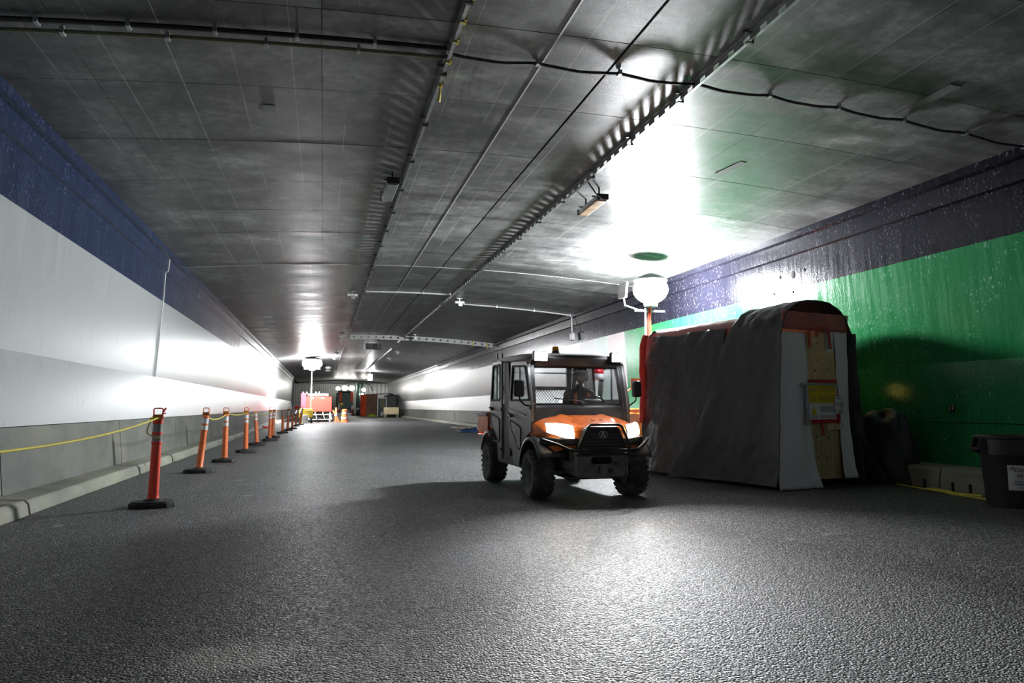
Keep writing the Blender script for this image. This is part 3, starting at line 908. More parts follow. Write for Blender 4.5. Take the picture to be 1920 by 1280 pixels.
mb = MB(); mb.prism([(-0.5, 0.31), (-0.58, 0.34), (-0.58, 0.31), (-0.3, 0.26), (0.3, 0.26), (0.3, 0.29), (-0.3, 0.29)], -0.30, 0.30, 'x')
upart(mb, 'skid_plate', M['under'], 0.004)

# hood: rounded nose, raised centre
def hood_fn(u, v):
    a = u * 2 - 1
    path = [(0.20, 1.075), (0.06, 1.065), (-0.12, 1.045), (-0.28, 1.01), (-0.42, 0.965), (-0.515, 0.925), (-0.56, 0.88), (-0.575, 0.80), (-0.565, 0.70)]
    t = v * (len(path) - 1); i = min(int(t), len(path) - 2); k = t - i
    y = path[i][0] * (1 - k) + path[i + 1][0] * k; z = path[i][1] * (1 - k) + path[i + 1][1] * k
    hw = 0.70 - 0.09 * min(1, v * 1.25) ** 1.5
    e = abs(a)
    y += 0.24 * max(0, e - 0.35) ** 2 / 0.42 * min(1, v * 1.6)
    ridge = 0.022 * max(0.0, 1 - ((e - 0.42) / 0.10) ** 2) * (1 - v) if 0.32 < e < 0.52 else 0
    z += ridge - 0.09 * e ** 4 - 0.02 * e ** 2
    if v > 0.7: z -= 0.05 * e ** 2 * (v - 0.7)
    return (a * hw, y, z)
mb = MB(); mb.grid(hood_fn, 40, 24)
# side skirts of the hood
for s in (0, 1):
    def sk(u, v, s=s):
        x, y, z = hood_fn(s, u)
        return (x * (1 - 0.02 * v), y + 0.03 * v, z - v * max(0.02, (z - 0.80)))
    mb.grid(sk, 14, 3)
hood = upart(mb, 'hood', M['orange_paint'], solid=0.012, angle=50)
for x in (-0.02, 0.09):
    mb = MB(); mb.bb(x, x + 0.05, -0.30, -0.26, 1.005, 1.016); o = upart(mb, 'hood_vent', M['black_plastic'], parent=hood); o.rotation_euler = (0, 0, 0)
# grille
gp = [(-0.30, 0.64), (-0.33, 0.70), (-0.235, 0.915), (-0.20, 0.935), (0.20, 0.935), (0.235, 0.915), (0.33, 0.70), (0.30, 0.64)]
mb = MB(); mb.prism(gp, -0.615, -0.55, 'y'); 
gr = upart(mb, 'grille', M['black_plastic'], 0.012)
for k in range(5):
    z = 0.67 + 0.04 * k; hw = 0.29 - 0.018 * k
    mb = MB(); mb.bb(-hw, hw, -0.622, -0.61, z, z + 0.014); upart(mb, 'slat', M['cab_grey'], 0.003, parent=gr)
Mf = Matrix.Translation((0, -0.616, 0.838)) @ Matrix.Rotation(PI / 2, 4, 'X')
mb = MB(); mb.lathe([(0.0, 0.0), (0.058, 0.0), (0.062, 0.008), (0.058, 0.014), (0.05, 0.012), (0.0, 0.012)], 24, Mf @ Matrix.Scale(0.78, 4, (0, 1, 0)))
em = upart(mb, 'emblem', M['dark_steel'], parent=gr)
# the emblem's mark: an angular K-like sign inside the oval rim
mb = MB()
mb.prism([(-0.030, 0.808), (-0.016, 0.808), (0.004, 0.872), (-0.010, 0.872)], -0.634, -0.628, 'y')
mb.prism([(0.004, 0.838), (0.018, 0.838), (0.034, 0.808), (0.016, 0.808)], -0.634, -0.628, 'y')
mb.prism([(0.000, 0.846), (0.012, 0.842), (0.026, 0.868), (0.014, 0.868)], -0.634, -0.628, 'y')
mb.ring([(0.060 * math.cos(a), 0.838 + 0.047 * math.sin(a)) for a in [i * PI / 12 for i in range(24)]],
        [(0.053 * math.cos(a), 0.838 + 0.040 * math.sin(a)) for a in [i * PI / 12 for i in range(24)]], -0.635, -0.626, 'y')
upart(mb, 'emblem_mark', M['chrome'], parent=gr)
# headlamps wrap round the corners
for s in (-1, 1):
    def hl(u, v, s=s):
        a = 0.36 + 0.27 * u
        yy = -0.555 + 1.25 * max(0, a - 0.36) ** 1.7
        if u > 0.75: yy += (u - 0.75) * 0.55
        zt = 0.975 - 0.03 * (1 - u) + 0.012 * math.sin(u * PI); zb = 0.79 + 0.075 * u ** 2 + 0.0
        ins = 0.022 * (1 - math.sin(max(0.02, min(0.98, v)) * PI) ** 0.5)
        return (s * a, yy - 0.035 + ins + 0.06 * v * v, zb + (zt - zb) * v)
    mb = MB(); mb.grid(hl, 14, 8)
    h = upart(mb, 'headlamp', M['head_lamp'], solid=0.01)
    rim = MB()
    ps = [hl(0, 0), hl(0.5, 0), hl(1, 0), hl(1, 0.5), hl(1, 1), hl(0.5, 1), hl(0, 1), hl(0, 0.5), hl(0, 0)]
    rim.tube([Vector(p) + Vector((0, 0.006, 0)) for p in ps], 0.012, 6)
    upart(rim, 'lamp_rim', M['black_plastic'], parent=h)
    ld = bpy.data.lights.new('headlamp_beam', 'SPOT'); ld.energy = HEAD_SPOT; ld.color = (1.0, 0.82, 0.58)
    ld.spot_size = math.radians(85); ld.spot_blend = 0.9; ld.shadow_soft_size = 0.06
    lo = bpy.data.objects.new('headlamp_beam', ld); col.objects.link(lo); lo.parent = UT
    lo.location = (s * 0.5, -0.66, 0.87); lo.rotation_euler = (math.radians(80), 0, PI)   # looks towards -y
# front lower fascia either side of the grille
for s in (-1, 1):
    mb = MB(); mb.prism([(s * 0.30, -0.58), (s * 0.52, -0.50), (s * 0.72, -0.28), (s * 0.70, -0.2), (s * 0.3, -0.4)], 0.70, 0.80, 'z')
    upart(mb, 'fascia', M['black_plastic'], 0.02)
# brush guard
mb = MB()
mb.tube([(-0.335, -0.68, 0.655), (-0.335, -0.685, 0.70), (-0.29, -0.70, 0.81), (-0.23, -0.70, 0.935), (-0.19, -0.70, 0.962), (0.19, -0.70, 0.962), (0.23, -0.70, 0.935), (0.29, -0.70, 0.81), (0.335, -0.685, 0.70), (0.335, -0.68, 0.655)], 0.017, 8)
mb.tube([(-0.72, -0.42, 0.775), (-0.58, -0.60, 0.72), (-0.46, -0.68, 0.66), (-0.335, -0.69, 0.65), (0.335, -0.69, 0.65), (0.46, -0.68, 0.66), (0.58, -0.60, 0.72), (0.72, -0.42, 0.775)], 0.020, 8)
mb.tube([(-0.33, -0.68, 0.60), (0.33, -0.68, 0.60)], 0.018, 8)
for x in (-0.33, 0.33): mb.tube([(x, -0.68, 0.66), (x, -0.68, 0.60), (x, -0.58, 0.58)], 0.018, 8)
upart(mb, 'brush_guard', M['dark_steel'])

# fenders
def arch(s, yc, a0, a1, r, xi, xo, name, lift=0.0):
    mb = MB()
    def fn(u, v):
        a = math.radians(a0 + (a1 - a0) * u)
        rr_ = r * (1 - 0.10 * (1 - v) ** 2) if v > 0.8 else r
        x = xi + (xo - xi) * v
        drop = 0.03 * v ** 3
        return (s * x, yc - rr_ * 1.08 * math.cos(a), 0.33 + lift + (rr_ * 1.08 - drop) * math.sin(a))
    mb.grid(fn, 16, 5)
    def lip(u, v):
        x, y, z = fn(u, 1.0)
        return (x, y + (yc - y) * 0.08 * v, z + (0.33 + lift - z) * 0.08 * v)
    mb.grid(lip, 16, 1)
    return upart(mb, name, M['cab_grey'], solid=0.014, angle=50)
for s in (-1, 1):
    arch(s, 0.0, 28, 172, 0.45, 0.42, 0.765, 'front_fender')
    arch(s, 2.28, 60, 165, 0.42, 0.50, 0.765, 'rear_fender', 0.04)

# cab: floor, cowl, pillars, roof
mb = MB()
mb.bb(-0.66, 0.66, 0.42, 2.35, 0.42, 0.47); mb.bb(-0.60, 0.60, 0.38, 0.42, 0.42, 1.0)
mb.bb(-0.66, 0.66, 1.95, 2.35, 0.62, 0.66)
upart(mb, 'cab_floor', M['under'], 0.01)
mb = MB()
def fr(u, v):                                # cowl under the windshield
    x = (-0.69 + 1.38 * u)
    e = abs(x) / 0.69
    return (x, 0.06 + 0.10 * v + 0.06 * e * e, 0.98 + 0.225 * v)
mb.grid(fr, 14, 5)
upart(mb, 'cowl', M['cab_grey'], solid=0.03)
def pillar(name, pts, r, mat=M['cab_grey']):
    mb = MB()
    for (a, b) in zip(pts[:-1], pts[1:]):
        a = Vector(a); b = Vector(b); d = (b - a)
        q = d.to_track_quat('Z', 'Y').to_matrix().to_4x4()
        m2 = MB(); m2.box((0, 0, d.length / 2), (r[0], r[1], d.length + 0.01)); mb.add(m2.v, m2.f, Matrix.Translation(a) @ q)
    return upart(mb, name, mat, 0.008)
for s in (-1, 1):
    pillar('front_pillar', [(s * 0.665, 0.13, 0.96), (s * 0.66, 0.17, 1.22), (s * 0.64, 0.32, 1.74)], (0.075, 0.085))
    mb = MB(); mb.prism([(1.22, 0.42), (1.56, 0.42), (1.56, 1.88), (1.30, 1.84), (1.22, 1.3)], s * 0.645, s * 0.685, 'x'); upart(mb, 'middle_pillar', M['cab_grey'], 0.01)
    mb = MB(); mb.prism([(2.20, 1.88), (2.27, 1.88), (2.38, 1.25), (2.38, 0.85), (2.33, 0.85), (2.32, 1.25)], s * 0.625, s * 0.675, 'x'); upart(mb, 'rear_pillar', M['cab_grey'], 0.01)
    mb = MB(); mb.prism([(0.35, 0.34), (1.95, 0.34), (1.95, 0.47), (0.42, 0.47)], s * 0.60, s * 0.68, 'x'); upart(mb, 'sill', M['under'], 0.012)
# roof with a brow over the windshield
mb = MB()
def roof(u, v):
    a = u * 2 - 1
    y = 0.20 + v * 2.16
    z = 1.925 + 0.06 * v + 0.02 * math.sin(PI * min(1, v)) - 0.05 * abs(a) ** 6 - 0.035 * (1 - v) ** 8
    return (a * (0.665 - 0.03 * (1 - v) ** 6), y, z)
mb.grid(roof, 20, 22)
def roofb(u, v):
    x, y, z = roof(u, v); return (x * 0.985, y + 0.01 * (0.5 - v), 1.84 + 0.05 * v)
mb.grid(roofb, 20, 22)
for s in (0, 1):
    mb.grid(lambda u, v, s=s: tuple(Vector(roof(s, u)).lerp(Vector(roofb(s, u)), v)), 22, 2)
    mb.grid(lambda u, v, s=s: tuple(Vector(roof(u, s)).lerp(Vector(roofb(u, s)), v)), 20, 2)
upart(mb, 'roof', M['cab_grey'], angle=50)
mb = MB()
def brow(u, v):
    a = u * 2 - 1
    return (a * 0.655, 0.20 + 0.04 * a * a + 0.075 * v, 1.885 - 0.165 * v - 0.02 * a * a * (1 - v))
mb.grid(brow, 16, 4)
brow_o = upart(mb, 'brow', M['black_plastic'], solid=0.03)
# lettering across the top of the windshield
Mt = Matrix.Translation((0.02, 0.236, 1.655)) @ Matrix.Rotation(math.radians(74), 4, 'X')
M['letter'] = plain('grey_lettering', (0.16, 0.16, 0.165), 0.5)
text('lettering', 'Kubota', 0.075, M['letter'], UT, Mt, 0.002, 'CENTER')
# windshield
def wsfn(u, v):
    a = u * 2 - 1
    return (a * (0.625 - 0.02 * v), 0.17 + 0.13 * v + 0.035 * a * a, 1.215 + 0.515 * v)
mb = MB(); mb.grid(wsfn, 12, 4)
ws = upart(mb, 'windshield', M['glass'])
ws['label'] = 'dusty windshield pane'
mb = MB()
for pts in ([wsfn(i / 12, 0) for i in range(13)], [wsfn(i / 12, 1) for i in range(13)], [wsfn(0, i / 4) for i in range(5)], [wsfn(1, i / 4) for i in range(5)]):
    mb.tube(pts, 0.017, 6)
upart(mb, 'windshield_seal', M['black_rubber'], parent=ws)
mb = MB(); mb.tube([(0.05, 0.14, 1.21), (0.02, 0.155, 1.26), (-0.36, 0.175, 1.30)], 0.008, 6); upart(mb, 'wiper', M['black_plastic'], parent=ws)
# inspection sticker on the windshield
mb = MB(); mb.add([(0.26, 0.262, 1.645), (0.41, 0.272, 1.645), (0.405, 0.296, 1.735), (0.265, 0.286, 1.735)], [(0, 1, 2, 3)]); mb.add([(0.26, 0.245, 1.555), (0.41, 0.255, 1.555), (0.41, 0.268, 1.643), (0.26, 0.258, 1.643)], [(0, 1, 2, 3)])
mb.m = [0, 1]
st = mb.build('sticker', [M['red_tape'], M['sign_grey']], UT, solid=0.003)
st['label'] = 'red and grey inspection sticker'

# doors
def rnd(poly, r=0.05, n=3):
    """round the corners of a polygon"""
    out = []
    m = len(poly)
    for i in range(m):
        p = Vector(poly[i]); a = Vector(poly[i - 1]); b = Vector(poly[(i + 1) % m])
        da = (a - p); db = (b - p)
        ra = min(r, da.length * 0.45, db.length * 0.45)
        s0 = p + da.normalized() * ra; s1 = p + db.normalized() * ra
        for k in range(n + 1):
            t = k / n
            q = s0.lerp(p, t).lerp(p.lerp(s1, t), t)
            out.append((q.x, q.y))
    return out
def door(s, front):
    if front:
        win = [(0.17, 1.275), (1.10, 1.275), (0.99, 1.77), (0.36, 1.74)]
        outer = [(0.085, 1.215), (1.19, 1.215), (1.19, 1.30), (1.06, 1.835), (0.28, 1.80), (0.10, 1.30)]
        outer = [(0.085, 1.215), (1.185, 1.215), (1.06, 1.835), (0.285, 1.80)]
        low = [(0.085, 1.225), (1.185, 1.225), (1.185, 0.62), (1.02, 0.56), (0.97, 0.40), (0.88, 0.365), (0.62, 0.365), (0.52, 0.42), (0.46, 0.62), (0.30, 0.80), (0.10, 0.86)]
        tri = [(1.06, 1.00), (0.52, 0.935), (0.56, 0.60)]
        tri = [(1.09, 0.99), (0.58, 0.895), (0.585, 0.63), (0.66, 0.60), (1.05, 0.88)]
        handle_y, hz = 1.08, 1.075; mat = M['door_grey']
    else:
        win = [(1.70, 1.285), (2.24, 1.285), (2.12, 1.83), (1.70, 1.83)]
        outer = [(1.60, 1.225), (2.33, 1.225), (2.20, 1.89), (1.60, 1.89)]
        low = [(1.60, 1.235), (2.33, 1.235), (2.34, 1.02), (2.30, 0.86), (2.05, 0.82), (1.90, 0.70), (1.84, 0.40), (1.60, 0.40)]
        tri = [(2.22, 1.08), (1.73, 0.99), (1.71, 0.68), (1.78, 0.66), (2.22, 0.93)]
        handle_y, hz = 2.20, 1.17; mat = M['door_grey']
    x0, x1 = (s * 0.675, s * 0.71)
    mb = MB()
    mb.ring(rnd(outer, 0.06), rnd(win, 0.045), x0, x1, 'x'); mb.prism(low, x0, x1, 'x')
    d = upart(mb, 'front_door' if front else 'rear_door', mat, 0.006)
    c = [sum(p[k] for p in win) / 4 for k in (0, 1)]
    mb = MB(); mb.ring([(c[0] + (p[0] - c[0]) * 1.05, c[1] + (p[1] - c[1]) * 1.05) for p in rnd(win, 0.045)], [(c[0] + (p[0] - c[0]) * 0.93, c[1] + (p[1] - c[1]) * 0.93) for p in rnd(win, 0.045)], x1 + s * 0.008, x1 - s * 0.01, 'x')
    upart(mb, 'window_seal', M['black_rubber'], parent=d)
    mb = MB(); mb.prism(rnd(win, 0.045), s * 0.690, s * 0.694, 'x'); upart(mb, 'window_pane', M['glass_clean'], parent=d)
    ym = c[0] + (0.02 if front else 0.0)
    mb = MB(); mb.bb(s * 0.686, s * 0.702, ym - 0.012, ym + 0.012, win[0][1] - 0.01, win[2][1] + 0.0); upart(mb, 'window_bar', M['black_plastic'], parent=d)
    # raised lower panel with its dark outline
    t2 = rnd(tri, 0.05); cc = [sum(p[k] for p in tri) / len(tri) for k in (0, 1)]
    mb = MB(); mb.prism(t2, x1, x1 + s * 0.006, 'x'); lp = upart(mb, 'lower_pane', M['reflection_pane'] if front else M['door_grey'], parent=d)
    if front: lp['label'] = 'lower pane with a reflection painted in pale grey'
    mb = MB(); mb.ring([(cc[0] + (p[0] - cc[0]) * 1.08, cc[1] + (p[1] - cc[1]) * 1.08) for p in t2], t2, x1, x1 + s * 0.012, 'x'); upart(mb, 'lower_seal', M['black_rubber'], parent=d)
    mb = MB(); mb.tube([(x1, handle_y + 0.08, hz), (x1 + s * 0.03, handle_y + 0.04, hz), (x1 + s * 0.03, handle_y - 0.09, hz - 0.02), (x1, handle_y - 0.1, hz - 0.02)], 0.018, 6); upart(mb, 'handle', M['black_plastic'], parent=d)
    if front:
        mb = MB(); mb.prism([(1.15, 1.17), (0.35, 1.085), (0.35, 1.065), (1.15, 1.15)], x1, x1 + s * 0.01, 'x'); upart(mb, 'crease', M['black_plastic'], parent=d)
        mb = MB()
        for k in range(3): mb.bb(x1, x1 + s * 0.003, 0.74, 0.80, 1.015 + k * 0.03, 1.035 + k * 0.03)
        upart(mb, 'decal', M['sign_grey'], parent=d)
        # mirror on a bent arm
        mb = MB(); mb.tube([(x1, 0.24, 1.20), (x1 + s * 0.06, 0.20, 1.21), (x1 + s * 0.13, 0.18, 1.27), (x1 + s * 0.14, 0.18, 1.33)], 0.011, 6); arm = upart(mb, 'mirror_arm', M['black_plastic'])
        mb = MB(); mb.box((s * 0.855, 0.17, 1.43), (0.145, 0.06, 0.225), (0, 0, s * 0.15)); upart(mb, 'mirror', M['black_plastic'], 0.03, parent=arm, seg=3)
    for hz2 in ((0.62, 1.15) if front else (0.52, 1.12)):
        yb_ = 0.12 if front else 1.60
        mb = MB(); mb.bb(x1, x1 + s * 0.012, yb_, yb_ + 0.05, hz2, hz2 + 0.05); 
        if not front or hz2 > 1: upart(mb, 'hinge', M['black_plastic'], 0.004, parent=d)
for s in (-1, 1):
    door(s, True); door(s, False)

# rear of the cab: bars and mesh screen, two bench seats, dash, steering wheel
mb = MB()
mb.bb(-0.63, 0.63, 2.28, 2.32, 0.62, 1.10); mb.bb(-0.63, 0.63, 2.28, 2.32, 1.46, 1.52); mb.bb(-0.63, 0.63, 2.26, 2.29, 1.73, 1.75)
for x in (-0.62, 0.62): mb.bb(x - 0.03, x + 0.03, 2.25, 2.31, 0.65, 1.88)
mb.bb(-0.03, 0.03, 2.27, 2.31, 1.1, 1.88)
rb = upart(mb, 'rear_bulkhead', M['cab_grey'], 0.005)
mb = MB()
for i in range(-2, 28):
    for sg in (1, -1):
        z0, z1 = 1.10, 1.46
        x0 = -0.62 + 0.048 * i; x1 = x0 + sg * 0.30
        a = Vector((x0, 2.295, z0)); b = Vector((x1, 2.295, z1))
        if max(x0, x1) > 0.62 or min(x0, x1) < -0.62:
            continue
        mb.tube([a, b], 0.0035, 4, cap=False)
upart(mb, 'mesh_screen', M['dark_steel'], parent=rb, kind='stuff')
def seat_(y, name, x0, x1):
    mb = MB(); mb.bb(x0, x1, y - 0.25, y + 0.22, 0.70, 0.84); mb.bb(x0 + 0.03, x1 - 0.03, y - 0.2, y + 0.2, 0.47, 0.70); a = upart(mb, name, M['seat'], 0.03, seg=3)
    mb = MB(); mb.box(((x0 + x1) / 2, y + 0.27, 1.02), (x1 - x0, 0.10, 0.44), (-0.17, 0, 0)); upart(mb, 'seat_back', M['seat'], 0.04, parent=a, seg=3)
seat_(0.95, 'front_bench', -0.60, -0.02); seat_(0.95, 'driver_seat', 0.04, 0.60); seat_(1.88, 'rear_bench', -0.60, 0.60)
mb = MB(); mb.prism([(0.22, 0.98), (0.22, 1.16), (0.34, 1.19), (0.44, 1.13), (0.46, 0.90), (0.36, 0.86)], -0.62, 0.62, 'x'); dash = upart(mb, 'dashboard', M['black_plastic'], 0.02)
mb = MB(); mb.prism([(0.20, 1.14), (0.20, 1.27), (0.32, 1.30), (0.42, 1.20)], 0.10, 0.36, 'x'); upart(mb, 'instrument_pod', M['black_plastic'], 0.02, parent=dash)
Ms = Matrix.Translation((0.32, 0.50, 1.18)) @ Matrix.Rotation(math.radians(-58), 4, 'X')
mb = MB()
ring = [(0.175 * math.cos(a), 0.175 * math.sin(a), 0) for a in [2 * PI * i / 28 for i in range(29)]]
m2 = MB(); m2.tube(ring, 0.014, 7, cap=False)
for a in (0.3, 2.84, 4.71): m2.tube([(0, 0, 0), (0.17 * math.cos(a), 0.17 * math.sin(a), 0)], 0.012, 6)
m2.tube([(0, 0, 0.02), (0, 0, -0.22)], 0.022, 8)
mb.add(m2.v, m2.f, Ms); upart(mb, 'steering_wheel', M['black_plastic'])
# cargo bed, tail parts
mb = MB(); mb.bb(-0.72, 0.72, 2.42, 2.46, 0.72, 1.10); mb.bb(-0.72, -0.68, 2.42, 3.15, 0.76, 1.06); mb.bb(0.68, 0.72, 2.42, 3.15, 0.76, 1.06); mb.bb(-0.72, 0.72, 3.12, 3.15, 0.72, 1.04); mb.bb(-0.72, 0.72, 2.42, 3.15, 0.70, 0.74)
bed = upart(mb, 'cargo_bed', M['orange_paint'], 0.008)
mb = MB(); mb.bb(-0.745, -0.715, 2.44, 3.1, 1.03, 1.09); mb.bb(0.715, 0.745, 2.44, 3.1, 1.03, 1.09); upart(mb, 'bed_rail', M['black_plastic'], 0.006, parent=bed)
for x in (-0.58, -0.50):
    mb = MB(); mb.tube([(x, 2.33, 1.2), (x, 2.33, 2.05)], 0.016, 7); upart(mb, 'guard_post', M['black_plastic'])
# amber beacon
mb = MB(); mb.lathe([(0.062, 1.965), (0.062, 1.99), (0.05, 2.0), (0.05, 2.015)], 18, Matrix.Translation((-0.10, 0.85, -0.02))); bc = upart(mb, 'beacon_base', M['black_plastic'])
mb = MB(); mb.lathe([(0.048, 1.995), (0.05, 2.02), (0.047, 2.06), (0.04, 2.075), (0.0, 2.08)], 18, Matrix.Translation((-0.10, 0.85, -0.02))); upart(mb, 'beacon_lens', M['amber'], parent=bc)
# roof work lights
for s in (-1, 1):
    mb = MB(); mb.box((s * 0.56, 0.17, 1.865), (0.20, 0.09, 0.135), (0.12, 0, 0)); h = upart(mb, 'work_light', M['black_plastic'], 0.02)
    mb = MB(); mb.box((s * 0.56, 0.118, 1.859), (0.175, 0.012, 0.115), (0.12, 0, 0)); upart(mb, 'work_light_lens', M['led_work'], 0.004, parent=h)
    ld = bpy.data.lights.new('work_light_beam', 'SPOT'); ld.energy = WORK_SPOT; ld.color = (0.95, 0.97, 1.0)
    ld.spot_size = math.radians(84); ld.spot_blend = 0.8; ld.shadow_soft_size = 0.06
    lo = bpy.data.objects.new('work_light_beam', ld); col.objects.link(lo); lo.parent = UT
    lo.location = (s * 0.56, 0.09, 1.855); lo.rotation_euler = (math.radians(67), 0, PI)

# ------------------------------------------------------------------ driver
def skin_body(name, joints, bones, mat, parent, levels=2):
    me = bpy.data.meshes.new(name)
    me.from_pydata([j[0] for j in joints], bones, [])
    o = bpy.data.objects.new(name, me); col.objects.link(o)
    sk = o.modifiers.new('skin', 'SKIN'); sk.use_smooth_shade = True
    o.data.update()
    if not me.skin_vertices:
        bpy.context.view_layer.objects.active = o
    lay = me.skin_vertices[0].data if me.skin_vertices else None
    if lay is None:
        bm = bmesh.new(); bm.from_mesh(me); bm.verts.layers.skin.verify(); bm.to_mesh(me); bm.free()
        lay = me.skin_vertices[0].data
    for i, j in enumerate(joints):
        lay[i].radius = (j[1], j[2] if len(j) > 2 else j[1])
        lay[i].use_root = (i == 0)
    sb = o.modifiers.new('sub', 'SUBSURF'); sb.levels = levels; sb.render_levels = levels
    me.materials.append(mat)
    if parent is not None: o.parent = parent
    return o
# local vehicle coordinates turned to world by an Empty at the seat
PD = thing('person', 'driver in a dark jacket and hard hat sitting behind the steering wheel', 'person', UT.location, UT.rotation_euler.z)
J = [((0.32, 1.00, 0.90), 0.16, 0.13), ((0.32, 1.02, 1.05), 0.15, 0.12), ((0.32, 1.03, 1.22), 0.17, 0.12), ((0.32, 1.02, 1.36), 0.15, 0.11), ((0.32, 1.00, 1.45), 0.065), ((0.32, 0.97, 1.53), 0.06),
     ((0.14, 1.00, 1.37), 0.075), ((0.06, 0.88, 1.16), 0.056), ((0.20, 0.62, 1.20), 0.042), ((0.225, 0.53, 1.225), 0.03),
     ((0.50, 1.00, 1.37), 0.075), ((0.56, 0.88, 1.16), 0.056), ((0.44, 0.62, 1.20), 0.042), ((0.415, 0.53, 1.225), 0.03),
     ((0.22, 0.92, 0.90), 0.10), ((0.20, 0.56, 0.92), 0.07), ((0.20, 0.47, 0.58), 0.05), ((0.20, 0.52, 0.53), 0.045),
     ((0.42, 0.92, 0.90), 0.10), ((0.44, 0.56, 0.92), 0.07), ((0.44, 0.47, 0.58), 0.05), ((0.44, 0.52, 0.53), 0.045)]
B = [(0, 1), (1, 2), (2, 3), (3, 4), (4, 5), (3, 6), (6, 7), (7, 8), (8, 9), (3, 10), (10, 11), (11, 12), (12, 13), (0, 14), (14, 15), (15, 16), (16, 17), (0, 18), (18, 19), (19, 20), (20, 21)]
skin_body('body', J, B, M['jacket'], PD)
# head: skull, jaw, nose, ears, eyes, mouth in one mesh per part
mb = MB()
def headfn(u, v):
    th_ = PI * v; ph = 2 * PI * u
    x = 0.076 * math.sin(th_) * math.sin(ph); y = -0.098 * math.sin(th_) * math.cos(ph); z = 0.118 * math.cos(th_)
    f = max(0, math.cos(ph))                         # facing forward
    if z < 0:
        x *= 1 - 0.28 * (-z / 0.118); y *= 1 - 0.12 * (-z / 0.118)
    if f > 0:
        y -= 0.024 * math.exp(-((z + 0.012) / 0.022) ** 2 - (x / 0.016) ** 2)     # nose
        y += 0.010 * math.exp(-((z - 0.022) / 0.014) ** 2) * math.exp(-((abs(x) - 0.032) / 0.016) ** 2)   # eye sockets
        y -= 0.008 * math.exp(-((z + 0.052) / 0.010) ** 2 - (x / 0.024) ** 2)     # lips
        y -= 0.010 * math.exp(-((z + 0.092) / 0.02) ** 2 - (x / 0.025) ** 2)      # chin
    return (0.32 + x, 0.93 + y, 1.625 + z)
mb.grid(headfn, 36, 28)
for s in (-1, 1): mb.ball((0.32 + s * 0.078, 0.945, 1.625), (0.012, 0.022, 0.034), 10, 8)
hd = mb.build('head', M['skin'], PD, angle=70)
mb = MB()
for s in (-1, 1): mb.ball((0.32 + s * 0.032, 0.843, 1.645), (0.014, 0.008, 0.008), 10, 6)
mb.build('eye', M['ink'], hd)
mb = MB()
for k in range(9):
    pass
mb.grid(lambda u, v: (0.32 + 0.082 * math.sin(PI * (0.15 + 0.5 * v)) * math.sin(PI * (0.62 + 0.76 * u)), 0.945 - 0.104 * math.sin(PI * (0.15 + 0.5 * v)) * math.cos(PI * (0.62 + 0.76 * u)), 1.63 + 0.122 * math.cos(PI * (0.15 + 0.5 * v))), 16, 8)
mb.build('hair', M['hair'], hd, solid=0.008)
# hard hat with brim
mb = MB()
mb.grid(lambda u, v: (0.32 + 0.112 * math.cos(v * PI / 2) * math.sin(2 * PI * u), 0.94 - 0.135 * math.cos(v * PI / 2) * math.cos(2 * PI * u), 1.672 + 0.125 * math.sin(v * PI / 2)), 28, 8)
mb.grid(lambda u, v: (0.32 + (0.112 + 0.022 * v) * math.sin(2 * PI * u), 0.94 - (0.135 + (0.02 + 0.045 * max(0, math.cos(2 * PI * u))) * v) * math.cos(2 * PI * u), 1.672 - 0.006 * v), 28, 2)
mb.build('hard_hat', M['helmet'], hd, solid=0.006)
mb = MB()
for s in (-1, 1):
    mb.ball((0.32 + s * 0.098, 0.95, 1.62), (0.03, 0.05, 0.06), 12, 8)
mb.build('ear_muff', M['helmet'], hd)
# safety vest stripes follow the chest
mb = MB()
for x0 in (0.20, 0.40):
    mb.grid(lambda u, v, x0=x0: (x0 + 0.045 * u, 0.885 + 0.012 * math.sin(v * PI) - 0.012 * math.sin(PI * v) + 0.03 * abs(v - 0.4), 1.05 + 0.34 * v), 2, 8)
mb.build('vest_stripe', M['orange_vest'], PD, solid=0.02)
# hands: palm, four fingers and a thumb closed on the wheel rim
for s in (-1, 1):
    c = Vector((0.32 + s * 0.105, 0.50, 1.255))
    jj = [((c.x + s * 0.0, c.y + 0.045, c.z - 0.02), 0.026, 0.018), ((c.x, c.y + 0.01, c.z + 0.006), 0.034, 0.016), ((c.x, c.y - 0.016, c.z + 0.015), 0.032, 0.013)]
    bb_ = [(0, 1), (1, 2)]
    for f in range(4):
        ox = (-0.027 + 0.018 * f); ln = (0.9, 1.0, 0.95, 0.75)[f]
        k = len(jj)
        jj += [((c.x + ox, c.y - 0.035 * ln, c.z + 0.012), 0.0085), ((c.x + ox, c.y - 0.048 * ln, c.z - 0.010), 0.008), ((c.x + ox, c.y - 0.030 * ln, c.z - 0.026), 0.007)]
        bb_ += [(2, k), (k, k + 1), (k + 1, k + 2)]
    k = len(jj)
    jj += [((c.x - s * 0.034, c.y - 0.004, c.z - 0.002), 0.011), ((c.x - s * 0.046, c.y - 0.026, c.z - 0.014), 0.009)]
    bb_ += [(1, k), (k, k + 1)]
    skin_body('hand', jj, bb_, M['skin'], PD, 1)

# ================================================================== TARPAULIN-COVERED BOOTH
BT = thing('covered_booth', 'booth wrapped in black tarpaulins with a plywood door between white sheets', 'booth', (6.38, 9.08, 0.0), math.radians(12.0))
